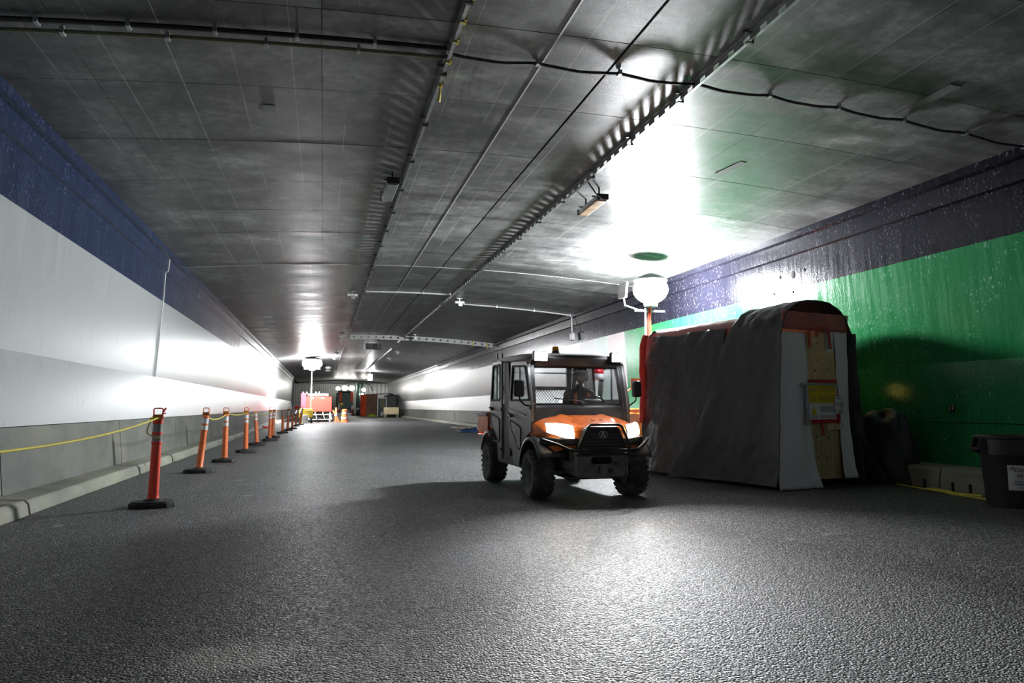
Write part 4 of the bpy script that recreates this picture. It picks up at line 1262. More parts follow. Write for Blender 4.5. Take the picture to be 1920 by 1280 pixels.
# local: x across (door side width 1.5), y back along the tunnel, z up
BW, BL, BH = 1.48, 3.25, 2.62
def lerp_path(path, t):
    L = [0]
    for a, b in zip(path[:-1], path[1:]): L.append(L[-1] + math.dist(a, b))
    d = t * L[-1]
    for i in range(len(path) - 1):
        if d <= L[i + 1] or i == len(path) - 2:
            k = (d - L[i]) / max(1e-6, L[i + 1] - L[i])
            return [path[i][q] + (path[i + 1][q] - path[i][q]) * k for q in range(len(path[0]))]
def nz(x, y, z, s):
    return mnoise.noise(Vector((x * s, y * s, z * s)))
SEC = [(-0.10, 0.01), (-0.06, 0.30), (-0.02, 1.2), (0.02, 2.1), (0.05, 2.36), (0.13, 2.53), (0.28, 2.63), (0.50, 2.67), (0.80, 2.68), (1.08, 2.64), (1.28, 2.52), (1.42, 2.32), (1.48, 2.05), (1.52, 1.2), (1.55, 0.3), (1.58, 0.01)]
def smooth_sec(t):
    a = lerp_path(SEC, max(0, t - 0.012)); b = lerp_path(SEC, min(1, t + 0.012))
    return [(a[0] + b[0]) / 2, (a[1] + b[1]) / 2]
def tarp_pt(t, y, off, folds, seed, droop=0.0):
    x, z = smooth_sec(t)
    a = smooth_sec(max(0, t - 0.01)); b = smooth_sec(min(1, t + 0.01))
    nx, nz_ = -(b[1] - a[1]), (b[0] - a[0])
    l = math.hypot(nx, nz_) or 1; nx /= l; nz_ /= l
    nx, nz_ = (nx, nz_) if True else (0, 0)
    hang = max(0.0, min(1.0, (2.6 - z) / 1.2))
    wv = folds * (nz(y * 1.0 + 0.22 * z, z * 0.10, seed, 2.6) * 0.9 * hang + nz(y + 0.5 * z, z * 0.5, seed + 9, 5.5) * 0.35 + (0.5 - abs(nz(y + 0.35 * z, z * 0.8, seed + 4, 3.4))) * 0.30 + nz(x, y, z + seed, 9.0) * 0.14)
    o = off + wv
    return [x + nx * o, y, z + nz_ * o - droop]
mb = MB()
# back sheet: side wall only, wrinkled, y 1.2 .. 3.95, up to the roof edge
def back(u, v):
    y = 1.15 + (BL - 1.15) * u
    t = 0.385 * v + 0.012 * nz(y, 0, 2, 1.1) * v
    p = tarp_pt(t, y, 0.012, 0.085, 3.1)
    if v < 0.15: p[0] -= 0.05 * (1 - v / 0.15)
    p[2] = max(0.008, p[2])
    return tuple(p)
mb.grid(back, 110, 70)
mb.build('back_tarp', M['tarp'], BT, solid=0.01, angle=180)
# front sheet thrown over the top, its rear edge flaring out towards the floor
mb = MB()
def front(u, v):
    t = v
    x0, z0 = smooth_sec(t)
    left = max(0.0, 1 - t / 0.40)
    yend = 1.05 + 0.55 * left ** 1.2 + 0.06 * math.sin(9 * left)
    if t > 0.4: yend = 1.05 + 0.25 * (t - 0.4)
    if t < 0.40: yend = 1.75 - 0.85 * (1 - left) ** 1.1 + 0.05 * math.sin(9 * left)
    else: yend = 0.90 + 0.30 * (t - 0.4)
    y = -0.06 + (yend + 0.06) * u
    p = tarp_pt(t, y, 0.05 + 0.10 * math.exp(-((u - 0.93) / 0.10) ** 2) * left, 0.075, 7.7)
    p[0] -= 0.42 * left ** 2.2 * u ** 5 + 0.05 * left ** 3
    # belly of the roof
    if 0.40 < t < 0.62: p[2] += 0.05 * math.sin((t - 0.40) / 0.22 * PI) * math.exp(-((u - 0.25) / 0.5) ** 2)
    p[2] = max(0.010, p[2])
    return tuple(p)
mb.grid(front, 90, 190)
mb.build('front_tarp', M['tarp_dull'], BT, solid=0.012, angle=180)
# red sheet beneath: shows along the roof edge and down the far corner
mb = MB()
def redtop(u, v):
    y = 0.9 + (BL + 0.06 - 0.9) * u
    t = 0.33 + 0.39 * v
    p = tarp_pt(t, y, -0.035, 0.01, 1.3)
    return tuple(p)
mb.grid(redtop, 40, 20)
mb.build('roof_sheet', M['pink_tarp'], BT, solid=0.008, angle=180)
mb = MB()
def redside(u, v):
    y = BL - 0.12 + 0.17 * u
    t = 0.14 + 0.25 * v
    p = tarp_pt(t, y, 0.055 + 0.04 * math.sin(u * PI), 0.05, 5.3)
    return tuple(p)
mb.grid(redside, 10, 30)
mb.build('corner_sheet', M['red_tarp'], BT, solid=0.008, angle=180)
mb = MB()
def backwall(u, v):
    p = smooth_sec(0.5 * 0 + v * 0.42); q = smooth_sec(1 - v * 0.42)
    return (p[0] + (q[0] - p[0]) * u, BL - 0.05 + 0.03 * nz(u * 3, v * 3, 0, 2), p[1])
mb.grid(backwall, 10, 14)
mb.build('rear_tarp', M['tarp'], BT, solid=0.01)
# door face: plywood boards between white sheets
FY = 0.06
mb = MB(); mb.bb(0.10, 1.40, FY + 0.02, FY + 0.05, 0.12, 2.42); mb.build('backing_board', M['ply2'], BT)
mb = MB(); mb.bb(0.545, 1.02, FY - 0.035, FY - 0.005, 1.98, 2.30); mb.build('board', M['ply'], BT, bevel=0.003)
mb = MB(); mb.bb(0.555, 1.15, FY - 0.05, FY - 0.02, 1.56, 2.02); mb.build('board', M['ply'], BT, bevel=0.003)
mb = MB(); mb.bb(0.60, 1.22, FY - 0.045, FY - 0.012, 0.12, 1.02); mb.build('board', M['ply2'], BT, bevel=0.003)
mb = MB(); mb.bb(0.66, 1.24, FY - 0.03, FY - 0.01, 0.98, 1.60); mb.build('board', M['ply2'], BT, bevel=0.003)
mb = MB(); mb.bb(0.90, 1.235, FY - 0.085, FY - 0.045, 0.84, 0.95); mb.build('batten', M['lumber'], BT, bevel=0.006)
for x, z in ((0.70, 0.75), (0.95, 0.72), (0.72, 0.45), (0.90, 0.44), (0.69, 0.58), (0.78, 1.88), (0.72, 1.72), (0.98, 1.74), (0.80, 2.14)):
    mb = MB(); mb.ball((x, FY - 0.05, z), (0.012, 0.006, 0.016), 8, 5); mb.build('bolt_hole', M['ink'], BT)
mb = MB(); mb.bb(0.665, 0.745, FY - 0.04, FY + 0.02, 0.0, 0.13); mb.bb(0.665, 0.745, 1.0, 1.06, 0.0, 0.13); mb.build('foot', M['lumber'], BT, bevel=0.004)
mb = MB(); mb.bb(0.12, 1.40, 0.6, 3.6, 0.02, 0.12); mb.build('plinth', M['backing'], BT)
def sheet(name, cx0, cx1, z0, z1, seed, flare, offy=-0.06, mat='white_sheet', amp=0.03):
    mb = MB()
    def fn(u, v):
        z = z0 + (z1 - z0) * v
        a = cx0(v); b = cx1(v)
        x = a + (b - a) * u
        f = (1 - v) ** 6
        y = FY + offy + amp * nz(x * 1.6, z * 0.5, seed, 3.0) + amp * 0.4 * nz(x, z, seed, 9) - flare * f
        return (x, y, z + 0.012 * nz(x, 0, seed, 14) * (1 if v < 0.02 else 0))
    mb.grid(fn, 18, 44)
    return mb.build(name, M[mat], BT, solid=0.008, angle=180)
sheet('white_sheet', lambda v: -0.16 + 0.18 * v, lambda v: 0.60 - 0.06 * v + 0.10 * (1 - v) ** 5, 0.012, 2.28, 2.0, 0.07)
sheet('white_sheet', lambda v: 1.19 - 0.05 * v - 0.05 * (1 - v) ** 6, lambda v: 1.40 + 0.02 * v + 0.04 * (1 - v) ** 4, 0.13, 2.40, 6.0, 0.10)
sheet('white_sheet', lambda v: 0.98, lambda v: 1.40, 2.00, 2.44, 4.0, 0.0, -0.04)
sheet('red_lintel', lambda v: 0.03, lambda v: 1.40 + 0.03 * v, 2.32, 2.58, 8.0, -0.03, -0.10, 'pink_tarp')
# red tape strips
def tape(x0, z0, x1, z1, w_, y=-0.095):
    d = Vector((x1 - x0, z1 - z0)); n = Vector((-d.y, d.x)).normalized() * w_ / 2
    mb = MB(); mb.prism([(x0 + n.x, z0 + n.y), (x1 + n.x, z1 + n.y), (x1 - n.x, z1 - n.y), (x0 - n.x, z0 - n.y)], FY + y, FY + y + 0.006, 'y')
    mb.build('tape', M['red_tape'], BT)
tape(0.62, 2.36, 1.41, 2.36, 0.06); tape(0.57, 2.34, 0.58, 2.06, 0.05); tape(0.99, 2.32, 1.02, 2.05, 0.055); tape(0.73, 2.32, 0.74, 2.22, 0.05)
tape(0.53, 1.555, 1.12, 1.565, 0.06); tape(1.10, 1.57, 1.13, 1.25, 0.06); tape(1.13, 0.97, 1.13, 0.83 + 0.1, 0.06); tape(0.45, 0.975, 1.15, 0.975, 0.07)
tape(0.77, 0.94, 0.82, 0.76, 0.035, -0.09); tape(1.12, 1.30, 1.14, 0.97, 0.075)
# blurred warning panel held by two clamp rails
mb = MB(); mb.bb(0.47, 1.06, FY - 0.115, FY - 0.10, 1.0, 1.50); sg = mb.build('warning_sign', M['sign_white'], BT, bevel=0.002)
mb = MB(); mb.bb(0.47, 1.06, FY - 0.121, FY - 0.115, 1.235, 1.50); mb.build('yellow_panel', M['sign_yellow'], sg)
mb = MB()
for x0, x1, z0, z1 in ((0.50, 0.66, 1.40, 1.47), (0.70, 1.02, 1.41, 1.48), (0.51, 0.64, 1.27, 1.34), (0.70, 1.00, 1.27, 1.35)):
    mb.bb(x0, x1, FY - 0.124, FY - 0.12, z0, z1)
mb.build('yellow_block', M['sign_yellow_dull'], sg)
mb = MB(); mb.prism([(0.535, 1.06), (0.65, 1.06), (0.592, 1.20)], FY - 0.121, FY - 0.115, 'y'); mb.build('warning_triangle', M['sign_yellow'], sg)
mb = MB(); mb.bb(0.73, 1.01, FY - 0.120, FY - 0.115, 1.11, 1.20); mb.bb(0.52, 0.66, FY - 0.119, FY - 0.115, 1.015, 1.045); mb.build('grey_block', M['sign_grey'], sg)
mb = MB(); mb.bb(0.72, 1.04, FY - 0.120, FY - 0.115, 1.02, 1.06); mb.build('pink_line', M['sign_pink'], sg)
mb = MB(); mb.bb(0.36, 1.07, FY - 0.14, FY - 0.095, 1.50, 1.535); mb.bb(0.425, 0.455, FY - 0.15, FY - 0.10, 0.93, 1.535); mb.bb(0.41, 0.48, FY - 0.16, FY - 0.10, 0.93, 0.99); mb.bb(1.055, 1.085, FY - 0.13, FY - 0.10, 1.30, 1.53); mb.build('clamp_frame', M['galv'], BT, bevel=0.006)
# handwritten notice
mb = MB(); mb.add([(1.02, FY - 0.135, 1.08), (1.20, FY - 0.125, 1.085), (1.195, FY - 0.125, 1.345), (1.015, FY - 0.135, 1.335)], [(0, 1, 2, 3)])
nt = mb.build('notice', M['paper'], BT, solid=0.003)
mb = MB()
for k, (z, a, b) in enumerate(((1.315, 1.05, 1.15), (1.305, 1.07, 1.17))):
    mb.tube([(a, FY - 0.136, z), (b, FY - 0.131, z + 0.002)], 0.003, 4)
for k in range(5):
    x = 1.04 + 0.03 * k
    mb.tube([(x, FY - 0.137, 1.21 + 0.02 * (k % 2)), (x + 0.012, FY - 0.137, 1.25 - 0.02 * (k % 3)), (x + 0.022, FY - 0.136, 1.20 + 0.03 * (k % 2))], 0.0045, 4)
mb.tube([(1.07, FY - 0.137, 1.115), (1.09, FY - 0.136, 1.13), (1.105, FY - 0.136, 1.118), (1.13, FY - 0.135, 1.125)], 0.0045, 4)
mb.build('scribble', M['ink'], nt, kind='stuff')
# drape heaped on the right-hand side
mb = MB()
def drape(u, v):
    # v: down from roof edge to floor and out to the right; u: front to back
    y = -0.10 + 1.7 * u
    z = 2.30 * (1 - v) ** 1.0 if v < 1 else 0
    out = 1.47 + 0.06 * v + 0.55 * max(0, v - 0.55) ** 1.6 / 0.28 + 0.10 * math.exp(-((v - 0.55) / 0.08) ** 2) * math.exp(-((u - 0.15) / 0.2) ** 2)
    fold = 0.07 * nz(y * 3 + v * 2, v * 1.2, 3, 1.6) + 0.03 * nz(y * 3, v * 6, 8, 2)
    if v > 0.93: z = 0.012 + 0.05 * abs(nz(y, v, 2, 4))
    yy = y - 0.30 * max(0, v - 0.6) ** 1.5
    return (out + fold, yy, max(0.012, z))
mb.grid(drape, 50, 80)
mb.build('side_drape', M['tarp_dull'], BT, solid=0.012, angle=180)

# annex behind, out of view, shaped to shade the green tunnel wall
mb = MB()
def annex(u, v):
    yy = 1.75 + 1.45 * u
    xm = 2.86 + 0.2126 * yy
    AN = [(1.30, 0.01), (1.30, 2.2), (1.42, 2.62), (1.75, 2.74), (xm - 0.25, 2.76), (xm - 0.08, 2.62), (xm - 0.03, 1.2), (xm - 0.10, 0.45), (xm - 0.75, 0.40), (xm - 0.75, 0.01)]
    p = lerp_path(AN, v)
    y = yy - 0.20 * (p[0] - 1.3) * (1 - u)
    return (p[0] + 0.02 * nz(y, v * 5, 2, 2), y, p[1] + 0.02 * nz(y, v * 5, 6, 3) * (1 if p[1] > 0.5 else 0))
mb.grid(annex, 24, 50)
for k in (0, 1):
    mb.grid(lambda u, v, k=k: tuple(Vector(annex(k, 0.5 * v)).lerp(Vector(annex(k, 1 - 0.5 * v)), u)), 8, 20)
mb.build('hidden_annex_tarp', M['tarp'], BT, solid=0.012, angle=180)

# bundled dark sacking in the gap beside the booth, against the green wall
t = thing('rubbish_heap', 'dark heap of draped sacking between the booth and the green wall', 'heap', (8.72, 9.75, 0.0))
mb = MB()
def heap(u, v):
    a = 2 * PI * u; r = math.cos(v * PI / 2) ** 0.45
    k = 1 + 0.30 * nz(math.cos(a) * 1.4, math.sin(a) * 1.4, v * 2.5, 1.3) + 0.12 * nz(math.cos(a) * 4, math.sin(a) * 4, v * 2, 1.6)
    return (0.33 * r * k * math.cos(a), 0.55 * r * k * math.sin(a), 1.10 * math.sin(v * PI / 2) ** 1.3 * (1 + 0.12 * nz(a, v, 1, 1.5)))
mb.grid(heap, 40, 24); mb.build('sacking', M['tarp'], t, angle=180)
mb = MB(); mb.tube([(-0.16, -0.25, 0.98), (-0.04, -0.33, 1.04), (0.08, -0.34, 1.02), (0.15, -0.36, 0.96)], [0.02, 0.03, 0.026, 0.012], 8); mb.build('strap_end', M['brown_tarp'], t)
# yellow lamp hidden in the gap
t = thing('gap_lamp', 'small yellow site lamp standing behind the booth near the wall', 'lamp', (8.80, 10.75, 0.0))
mb = MB(); mb.tube([(0, 0, 0), (0, 0, 1.64)], 0.02, 8); mb.bb(-0.1, 0.1, -0.1, 0.1, 0, 0.03); mb.build('stand', M['dark_steel'], t)
mb = MB(); mb.ball((0, 0, 1.68), 0.12, 14, 10); mb.build('bulb', M['warm_small'], t)

# ================================================================== LIGHT TOWERS
def lamp_globe(parent, z, rx, rz, mat, glow):
    mb = MB(); mb.ball((0, 0, z), (rx, rx, rz), 28, 16); g = mb.build(glow, mat, parent)  # lamp heads and their glare shaped as one round globe
    mb = MB(); mb.lathe([(0.05, z - rz - 0.10), (0.16, z - rz - 0.08), (0.18, z - rz + 0.03), (0.12, z - rz + 0.04)], 18); mb.build('lamp_collar', M['galv'], parent)
    mb = MB(); mb.lathe([(0.06, z + rz + 0.06), (rx * 0.72, z + rz * 0.92), (rx * 0.98, z + rz * 0.66), (rx * 0.96, z + rz * 0.63), (rx * 0.70, z + rz * 0.86), (0.06, z + rz + 0.02)], 24); mb.build('lamp_hood', M['galv'], parent)
    mb = MB(); mb.lathe([(0.13, z + rz - 0.04), (0.15, z + rz - 0.01), (0.05, z + rz + 0.03)], 18); mb.build('lamp_cap', M['galv'], parent)
LT = thing('light_tower', 'light tower with its lamp glare shaped as a white globe rising behind the covered booth', 'light tower', (7.68, 16.0, 0.0))
mb = MB()
mb.tube([(0, 0.12, 0.3), (0, 0.12, 2.4)], 0.07, 10); mb.tube([(0, 0.12, 2.3), (0, 0.12, 3.3)], 0.055, 10); mb.tube([(0, 0.12, 3.2), (0, 0.04, 3.62)], 0.04, 10)
mb.build('mast', M['red_plastic'], LT)
M['mast_pale'] = plain('pale_mast_cable', (0.7, 0.68, 0.62), 0.5)
mb = MB(); mb.tube([(-0.12, 0.05, 0.8), (-0.13, 0.05, 2.2), (-0.12, 0.05, 3.58)], 0.022, 7); mb.build('coiled_lead', M['mast_pale'], LT)
mb = MB(); mb.bb(-0.4, 0.4, 0.05, 0.10, 3.50, 3.55); mb.build('crossbar', M['galv'], LT)
lamp_globe(LT, 4.04, 0.42, 0.34, M['led'], 'glare_globe')
mb = MB(); mb.box((-0.50, 0.52, 4.08), (0.06, 0.30, 0.40), (0, 0.12, 0.25)); mb.tube([(-0.3, 0.12, 3.55), (-0.46, 0.50, 3.70), (-0.49, 0.52, 3.92)], 0.022, 8); mb.build('spare_lamp_head', M['galv_light'], LT, bevel=0.01)
mb = MB(); mb.bb(-0.55, 0.55, -0.4, 0.9, 0.35, 1.05); mb.bb(-0.5, 0.5, -0.35, 0.85, 1.05, 1.15); mb.build('generator_box', M['orange_paint'], LT, bevel=0.03)
for x in (-0.62, 0.62):
    mb = MB(); mb.lathe([(0.10, -0.08), (0.26, -0.08), (0.28, -0.04), (0.28, 0.04), (0.26, 0.08), (0.10, 0.08)], 20, Matrix.Translation((x, 0.25, 0.28)) @ Matrix.Rotation(PI / 2, 4, 'Y')); mb.build('wheel', M['black_rubber'], LT)
mb = MB()
for sx in (-0.8, 0.8): mb.tube([(sx * 0.6, -0.3, 0.42), (sx * 1.15, -0.55, 0.40), (sx * 1.15, -0.55, 0.0)], 0.03, 8)
mb.build('outrigger', M['yellow_machine'], LT)
mb = MB(); mb.tube([(-0.75, -0.2, 1.55), (-0.35, 0.0, 1.75)], 0.02, 6); mb.bb(-0.60, -0.40, -0.25, -0.1, 1.62, 1.86); mb.build('winch_arm', M['orange_tarp'], LT)

FT = thing('light_tower', 'far light tower with its lamp glare shaped as a globe on a yellow wheeled base beside the red compressor', 'light tower', (-0.88, 56.0, 0.0))
mb = MB(); mb.tube([(0, 0, 0.7), (0, 0, 2.7)], 0.06, 8); mb.tube([(0, 0, 2.6), (0, 0, 4.2)], 0.045, 8); mb.build('mast', M['galv_light'], FT)
lamp_globe(FT, 4.42, 0.72, 0.46, M['led_far'], 'glare_globe')
mb = MB(); mb.bb(-0.6, 0.6, 0.04, 0.1, 4.0, 4.06); mb.build('crossbar', M['galv'], FT)
mb = MB(); mb.bb(-0.85, 0.15, -0.5, 0.7, 0.42, 0.98); mb.bb(-0.8, 0.1, -0.45, 0.65, 0.98, 1.08); mb.build('generator_box', M['yellow_machine'], FT, bevel=0.04)
for x in (-0.75, 0.05):
    mb = MB(); mb.lathe([(0.08, -0.08), (0.22, -0.08), (0.24, 0), (0.22, 0.08), (0.08, 0.08)], 18, Matrix.Translation((x, -0.3, 0.24)) @ Matrix.Rotation(PI / 2, 4, 'Y')); mb.build('wheel', M['black_rubber'], FT)
mb = MB(); mb.tube([(0.1, -0.2, 0.55), (0.5, -0.35, 0.5), (0.55, -0.35, 0.0)], 0.03, 7); mb.tube([(-0.9, -0.2, 0.5), (-1.0, -0.3, 0.0)], 0.03, 7); mb.build('outrigger', M['dark_steel'], FT)

# hanging far lamp
t = thing('hanging_lamp', 'bright white lamp hanging from the far ceiling before the opening', 'lamp', (4.75, 78.0, zc(4.75)))
mb = MB(); mb.tube([(0, 0, 0), (0, 0, -0.4)], 0.03, 7); mb.bb(-0.25, 0.25, -0.2, 0.2, -0.06, 0.0); mb.build('stem', M['galv'], t)
mb = MB(); mb.bb(-0.22, 0.22, -0.14, 0.14, -1.0, -0.38); mb.build('lamp_body', emit('far_lamp_glare', (1, 1, 1), 200.0), t, bevel=0.03)

# ================================================================== DELINEATOR POSTS
def delineator(loc, label, tint, leanx, leany, rotz, band, cap, first=False, h=1.0):
    t = thing('delineator_post', label, 'post', (loc[0], loc[1], 0.0), rotz, 'orange delineator posts along the left wall')
    mb = MB()
    out = [(-0.25, -0.10), (-0.16, -0.19), (0.16, -0.19), (0.25, -0.10), (0.25, 0.10), (0.16, 0.19), (-0.16, 0.19), (-0.25, 0.10)]
    mb.prism(out, 0.0, 0.055, 'z'); mb.prism([(x * 0.9, y * 0.88) for x, y in out], 0.05, 0.07, 'z'); mb.lathe([(0.12, 0.06), (0.10, 0.085), (0.07, 0.095)], 18)
    mb.build('rubber_base', M['black_rubber'], t, bevel=0.008)
    def P(z): return Vector((leanx * (z - 0.07), leany * (z - 0.07), z))
    mb = MB(); zs = [0.075, 0.11, 0.12, 0.5, 0.735, 0.745, 0.765, 0.775, 0.845, 0.850, 0.880, 0.885, 0.98, 0.985, 1.02, 1.03]
    rs = [0.066, 0.066, 0.060, 0.056, 0.054, 0.060, 0.060, 0.053, 0.053, 0.059, 0.059, 0.052, 0.052, 0.058, 0.058, 0.040]
    mb.tube([P(z) for z in zs], rs, 20); tube = mb.build('tube', tint, t, angle=30)
    for z0, z1 in ((0.772, 0.848), (0.883, 0.978)):
        mb = MB(); mb.tube([P(z0), P(z1)], 0.0555, 20, cap=False); mb.build('reflective_band', band, t)
    if cap:
        mb = MB(); c = P(1.03)
        mb.tube([c + Vector((-0.06, 0, 0.005)), c + Vector((-0.062, 0, 0.05)), c + Vector((0.062, 0, 0.05)), c + Vector((0.06, 0, 0.005))], 0.004, 5)
        m2 = MB(); m2.bb(-0.062, 0.062, -0.022, 0.022, 0.0, 0.062); mb = MB(); mb.add(m2.v, m2.f, Matrix.Translation(c)); mb.build('cap', M['brown_cap'], t, bevel=0.02)
        mb = MB(); mb.tube([c + Vector((-0.048, 0, 0.05)), c + Vector((-0.050, 0, 0.125)), c + Vector((-0.038, 0, 0.135)), c + Vector((0.038, 0, 0.135)), c + Vector((0.050, 0, 0.125)), c + Vector((0.048, 0, 0.05))], 0.0085, 8)
        mb.build('handle', tint, t)
    if first:
        mb = MB(); mb.tube([P(1.0) + Vector((0.035, -0.05, 0)), P(1.0) + Vector((0.055, -0.05, 0.12)), P(1.0) + Vector((0.085, -0.04, 0.17))], 0.011, 7); mb.tube([P(1.0) + Vector((0.04, -0.05, 0.10)), P(1.0) + Vector((0.09, -0.05, 0.105))], 0.006, 6); mb.build('clip', M['post_red'], t)
        mb = MB(); pts = []
        for i in range(15):
            a = i / 14
            pts.append((-0.055 - 0.035 * math.sin(PI * min(1, a * 1.3)) + 0.115 * max(0, a - 0.5) * 2, -0.065, 1.01 - 0.20 * math.sin(a * PI / 2)))
        mb.tube(pts, 0.007, 6); mb.build('loose_cord', M['yellow_rope'], t)
        mb = MB()
        for z in (1.035, 1.05): mb.tube([(0.06 * math.cos(a) * 1.05, 0.06 * math.sin(a) * 1.0, z + 0.006 * math.sin(3 * a)) for a in [2 * PI * i / 20 for i in range(21)]], 0.008, 6, cap=False)
        mb.build('rope_wrap', M['yellow_rope'], t)
    return t
po, pr_ = M['post_orange'], M['post_red']
bg, bw = M['band_grey'], M['band_white']
PLIST = [((-1.94, 9.52), 'nearest post, bright red with dark grey bands and a yellow rope tied to its cap', pr_, 0.02, 0, 0.12, bg, True, True),
 ((-2.15, 14.2), 'second post from the camera, orange and leaning, with its carrying handle up', po, 0.09, 0.0, -0.1, bw, True, False),
 ((-2.04, 16.8), 'third post from the camera, upright orange with white bands', po, 0.0, 0, 0.05, bw, True, False),
 ((-1.94, 20.2), 'fourth post from the camera, orange with a scuffed pale tube', po, -0.01, 0, 0.2, bw, True, False),
 ((-1.98, 24.0), 'fifth post from the camera, thin looking and tilted towards the wall', po, -0.075, 0.02, 0.0, bw, False, False),
 ((-1.80, 26.95), 'sixth post from the camera with a red ribbon, in front of another', po, 0.0, 0.0, 0.3, bw, True, False),
 ((-1.86, 29.4), 'seventh post from the camera, half hidden behind the ribboned one', po, 0.03, 0, -0.2, bw, True, False),
 ((-1.76, 34.5), 'eighth post from the camera, standing alone and narrow', po, -0.01, 0, 0.1, bg, False, False),
 ((-1.72, 38.3), 'ninth post from the camera, the front one of a close pair', po, 0.05, 0, 0.15, bw, True, False),
 ((-1.60, 41.1), 'tenth post from the camera, the rear one of a close pair', po, 0.0, 0, 0.0, bg, False, False),
 ((-1.62, 46.7), 'eleventh post from the camera with the white and red chain looped on it', po, 0.07, 0, 0.0, bw, True, False),
 ((-1.50, 50.9), 'farthest orange post at the end of the row by the yellow bin', po, 0.10, 0, 0.0, bw, True, False)]
for a in PLIST:
    delineator(*a)
mb = MB(); mb.add([(-1.86, 26.88, 0.42), (-1.84, 26.88, 0.48), (-2.06, 26.86, 0.53), (-2.04, 26.86, 0.46)], [(0, 1, 2, 3)])
o = mb.build('ribbon', M['red_tarp'], None, solid=0.006); tag(o, 'short red ribbon sticking out from an orange post', 'ribbon')
def rope(a, b, sag, r, label, mat='yellow_rope', n=28, skew=1.0):
    a = Vector(a); b = Vector(b)
    pts = []
    for i in range(n + 1):
        t = i / n
        p = a.lerp(b, t); p.z -= sag * 4 * (t ** skew) * (1 - t ** skew)
        pts.append(p)
    mb = MB(); mb.tube(pts, r, 7)
    o = mb.build('rope', M[mat], None, angle=60)
    return tag(o, label, 'rope')
rope((-1.96, 1.6, 1.06), (-1.915, 9.48, 1.05), 0.155, 0.0105, 'yellow rope sagging from the nearest red post out towards the camera')
rope((-2.06, 14.2, 1.0), (-2.04, 16.78, 1.02), 0.07, 0.009, 'yellow rope between the second and third posts')
rope((-2.02, 16.8, 1.05), (-1.95, 20.18, 1.03), 0.05, 0.009, 'yellow rope between the third and fourth posts')
rope((-1.95, 20.22, 1.05), (-2.04, 23.98, 1.05), 0.12, 0.009, 'yellow rope between the fourth and fifth posts')
rope((-2.04, 24.0, 1.04), (-1.80, 26.9, 1.02), 0.12, 0.009, 'yellow rope between the fifth post and the ribboned post')
rope((-1.56, 41.1, 1.02), (-1.56, 46.7, 1.1), 0.25, 0.03, 'white plastic chain looping up to the eleventh post', 'white_paint')
rope((-1.56, 46.7, 1.1), (-1.42, 50.9, 1.12), 0.32, 0.03, 'white plastic chain hanging between the last two posts', 'white_paint')
mb = MB(); mb.ball((-1.58, 46.6, 1.16), (0.16, 0.08, 0.12), 12, 8); o = mb.build('red_bundle', M['red_tarp'], None); tag(o, 'red bundle of tape tied round the eleventh post', 'tape')

# ================================================================== BIN AND CORD ON THE RIGHT
CX, CY = 8.0, 6.95
BN = thing('waste_bin', 'round dark grey waste bin with a white paper label against the green wall', 'bin', (CX, CY, 0))
mb = MB(); mb.lathe([(0.0, 0.0), (0.255, 0.0), (0.262, 0.02), (0.305, 0.60), (0.318, 0.62), (0.325, 0.80), (0.352, 0.81), (0.355, 0.835), (0.34, 0.845), (0.322, 0.835), (0.312, 0.80), (0.29, 0.55), (0.25, 0.03), (0.0, 0.03)], 48, cap=False)
mb.build('body', M['can'], BN, angle=30)
va = math.atan2(0 - CY, 0 - CX)
for k in range(8):
    pass
def lug(ang):
    T = Matrix.Rotation(ang, 4, 'Z')
    mb = MB()
    for y in (-0.075, 0.075):
        m2 = MB(); m2.prism([(0.30, 0.82), (0.365, 0.82), (0.415, 0.68), (0.32, 0.62), (0.30, 0.62)], y - 0.012, y + 0.012, 'y'); mb.add(m2.v, m2.f, T)
    m2 = MB(); m2.bb(0.33, 0.415, -0.085, 0.085, 0.665, 0.70); mb.add(m2.v, m2.f, T)
    mb.build('handle', M['can'], BN, bevel=0.004)
lug(va - 1.05); lug(va - 1.05 + PI)
# label: a paper rectangle curved onto the body, facing the road
la = va + 0.42
def lab(u, v, off=0.004):
    z = 0.215 + 0.29 * v
    r = 0.262 + (0.305 - 0.262) * (z - 0.02) / 0.58 + off
    a = la + (u - 0.5) * 1.05
    return (r * math.cos(a), r * math.sin(a), z)
mb = MB(); mb.grid(lab, 16, 4); lb = mb.build('paper_label', M['paper'], BN)
def on_label(body, size, u, v, mat, name):
    cu = bpy.data.curves.new(name, 'FONT'); cu.body = body; cu.size = size; cu.extrude = 0.0; cu.resolution_u = 3
    o = bpy.data.objects.new(name + '_tmp', cu); col.objects.link(o)
    dg = bpy.context.evaluated_depsgraph_get()
    me = bpy.data.meshes.new_from_object(o.evaluated_get(dg)); bpy.data.objects.remove(o)
    W = 1.05 * 0.29; H = 0.29
    for vt in me.vertices:
        p = lab(u + vt.co.x / W, v + vt.co.y / H, 0.0055)
        vt.co = Vector(p)
    me.materials.clear(); me.materials.append(mat)
    ob = bpy.data.objects.new(name, me); col.objects.link(ob); ob.parent = lb
on_label('30', 0.055, 0.03, 0.80, M['pen'], 'handwriting')
on_label('c', 0.045, 0.16, 0.85, M['pen'], 'handwriting')
on_label('Déchets', 0.062, 0.22, 0.74, M['ink'], 'lettering')
on_label('Mixtes', 0.062, 0.30, 0.50, M['ink'], 'lettering')
mb = MB()
for (u0, u1, v0, v1) in ((0.20, 0.44, 0.33, 0.36), (0.47, 0.70, 0.33, 0.36), (0.20, 0.50, 0.23, 0.26), (0.53, 0.66, 0.23, 0.26)):
    mb.grid(lambda u, v: lab(u0 + (u1 - u0) * u, v0 + (v1 - v0) * v, 0.0055), 4, 1)
mb.build('small_print', M['ink'], lb)
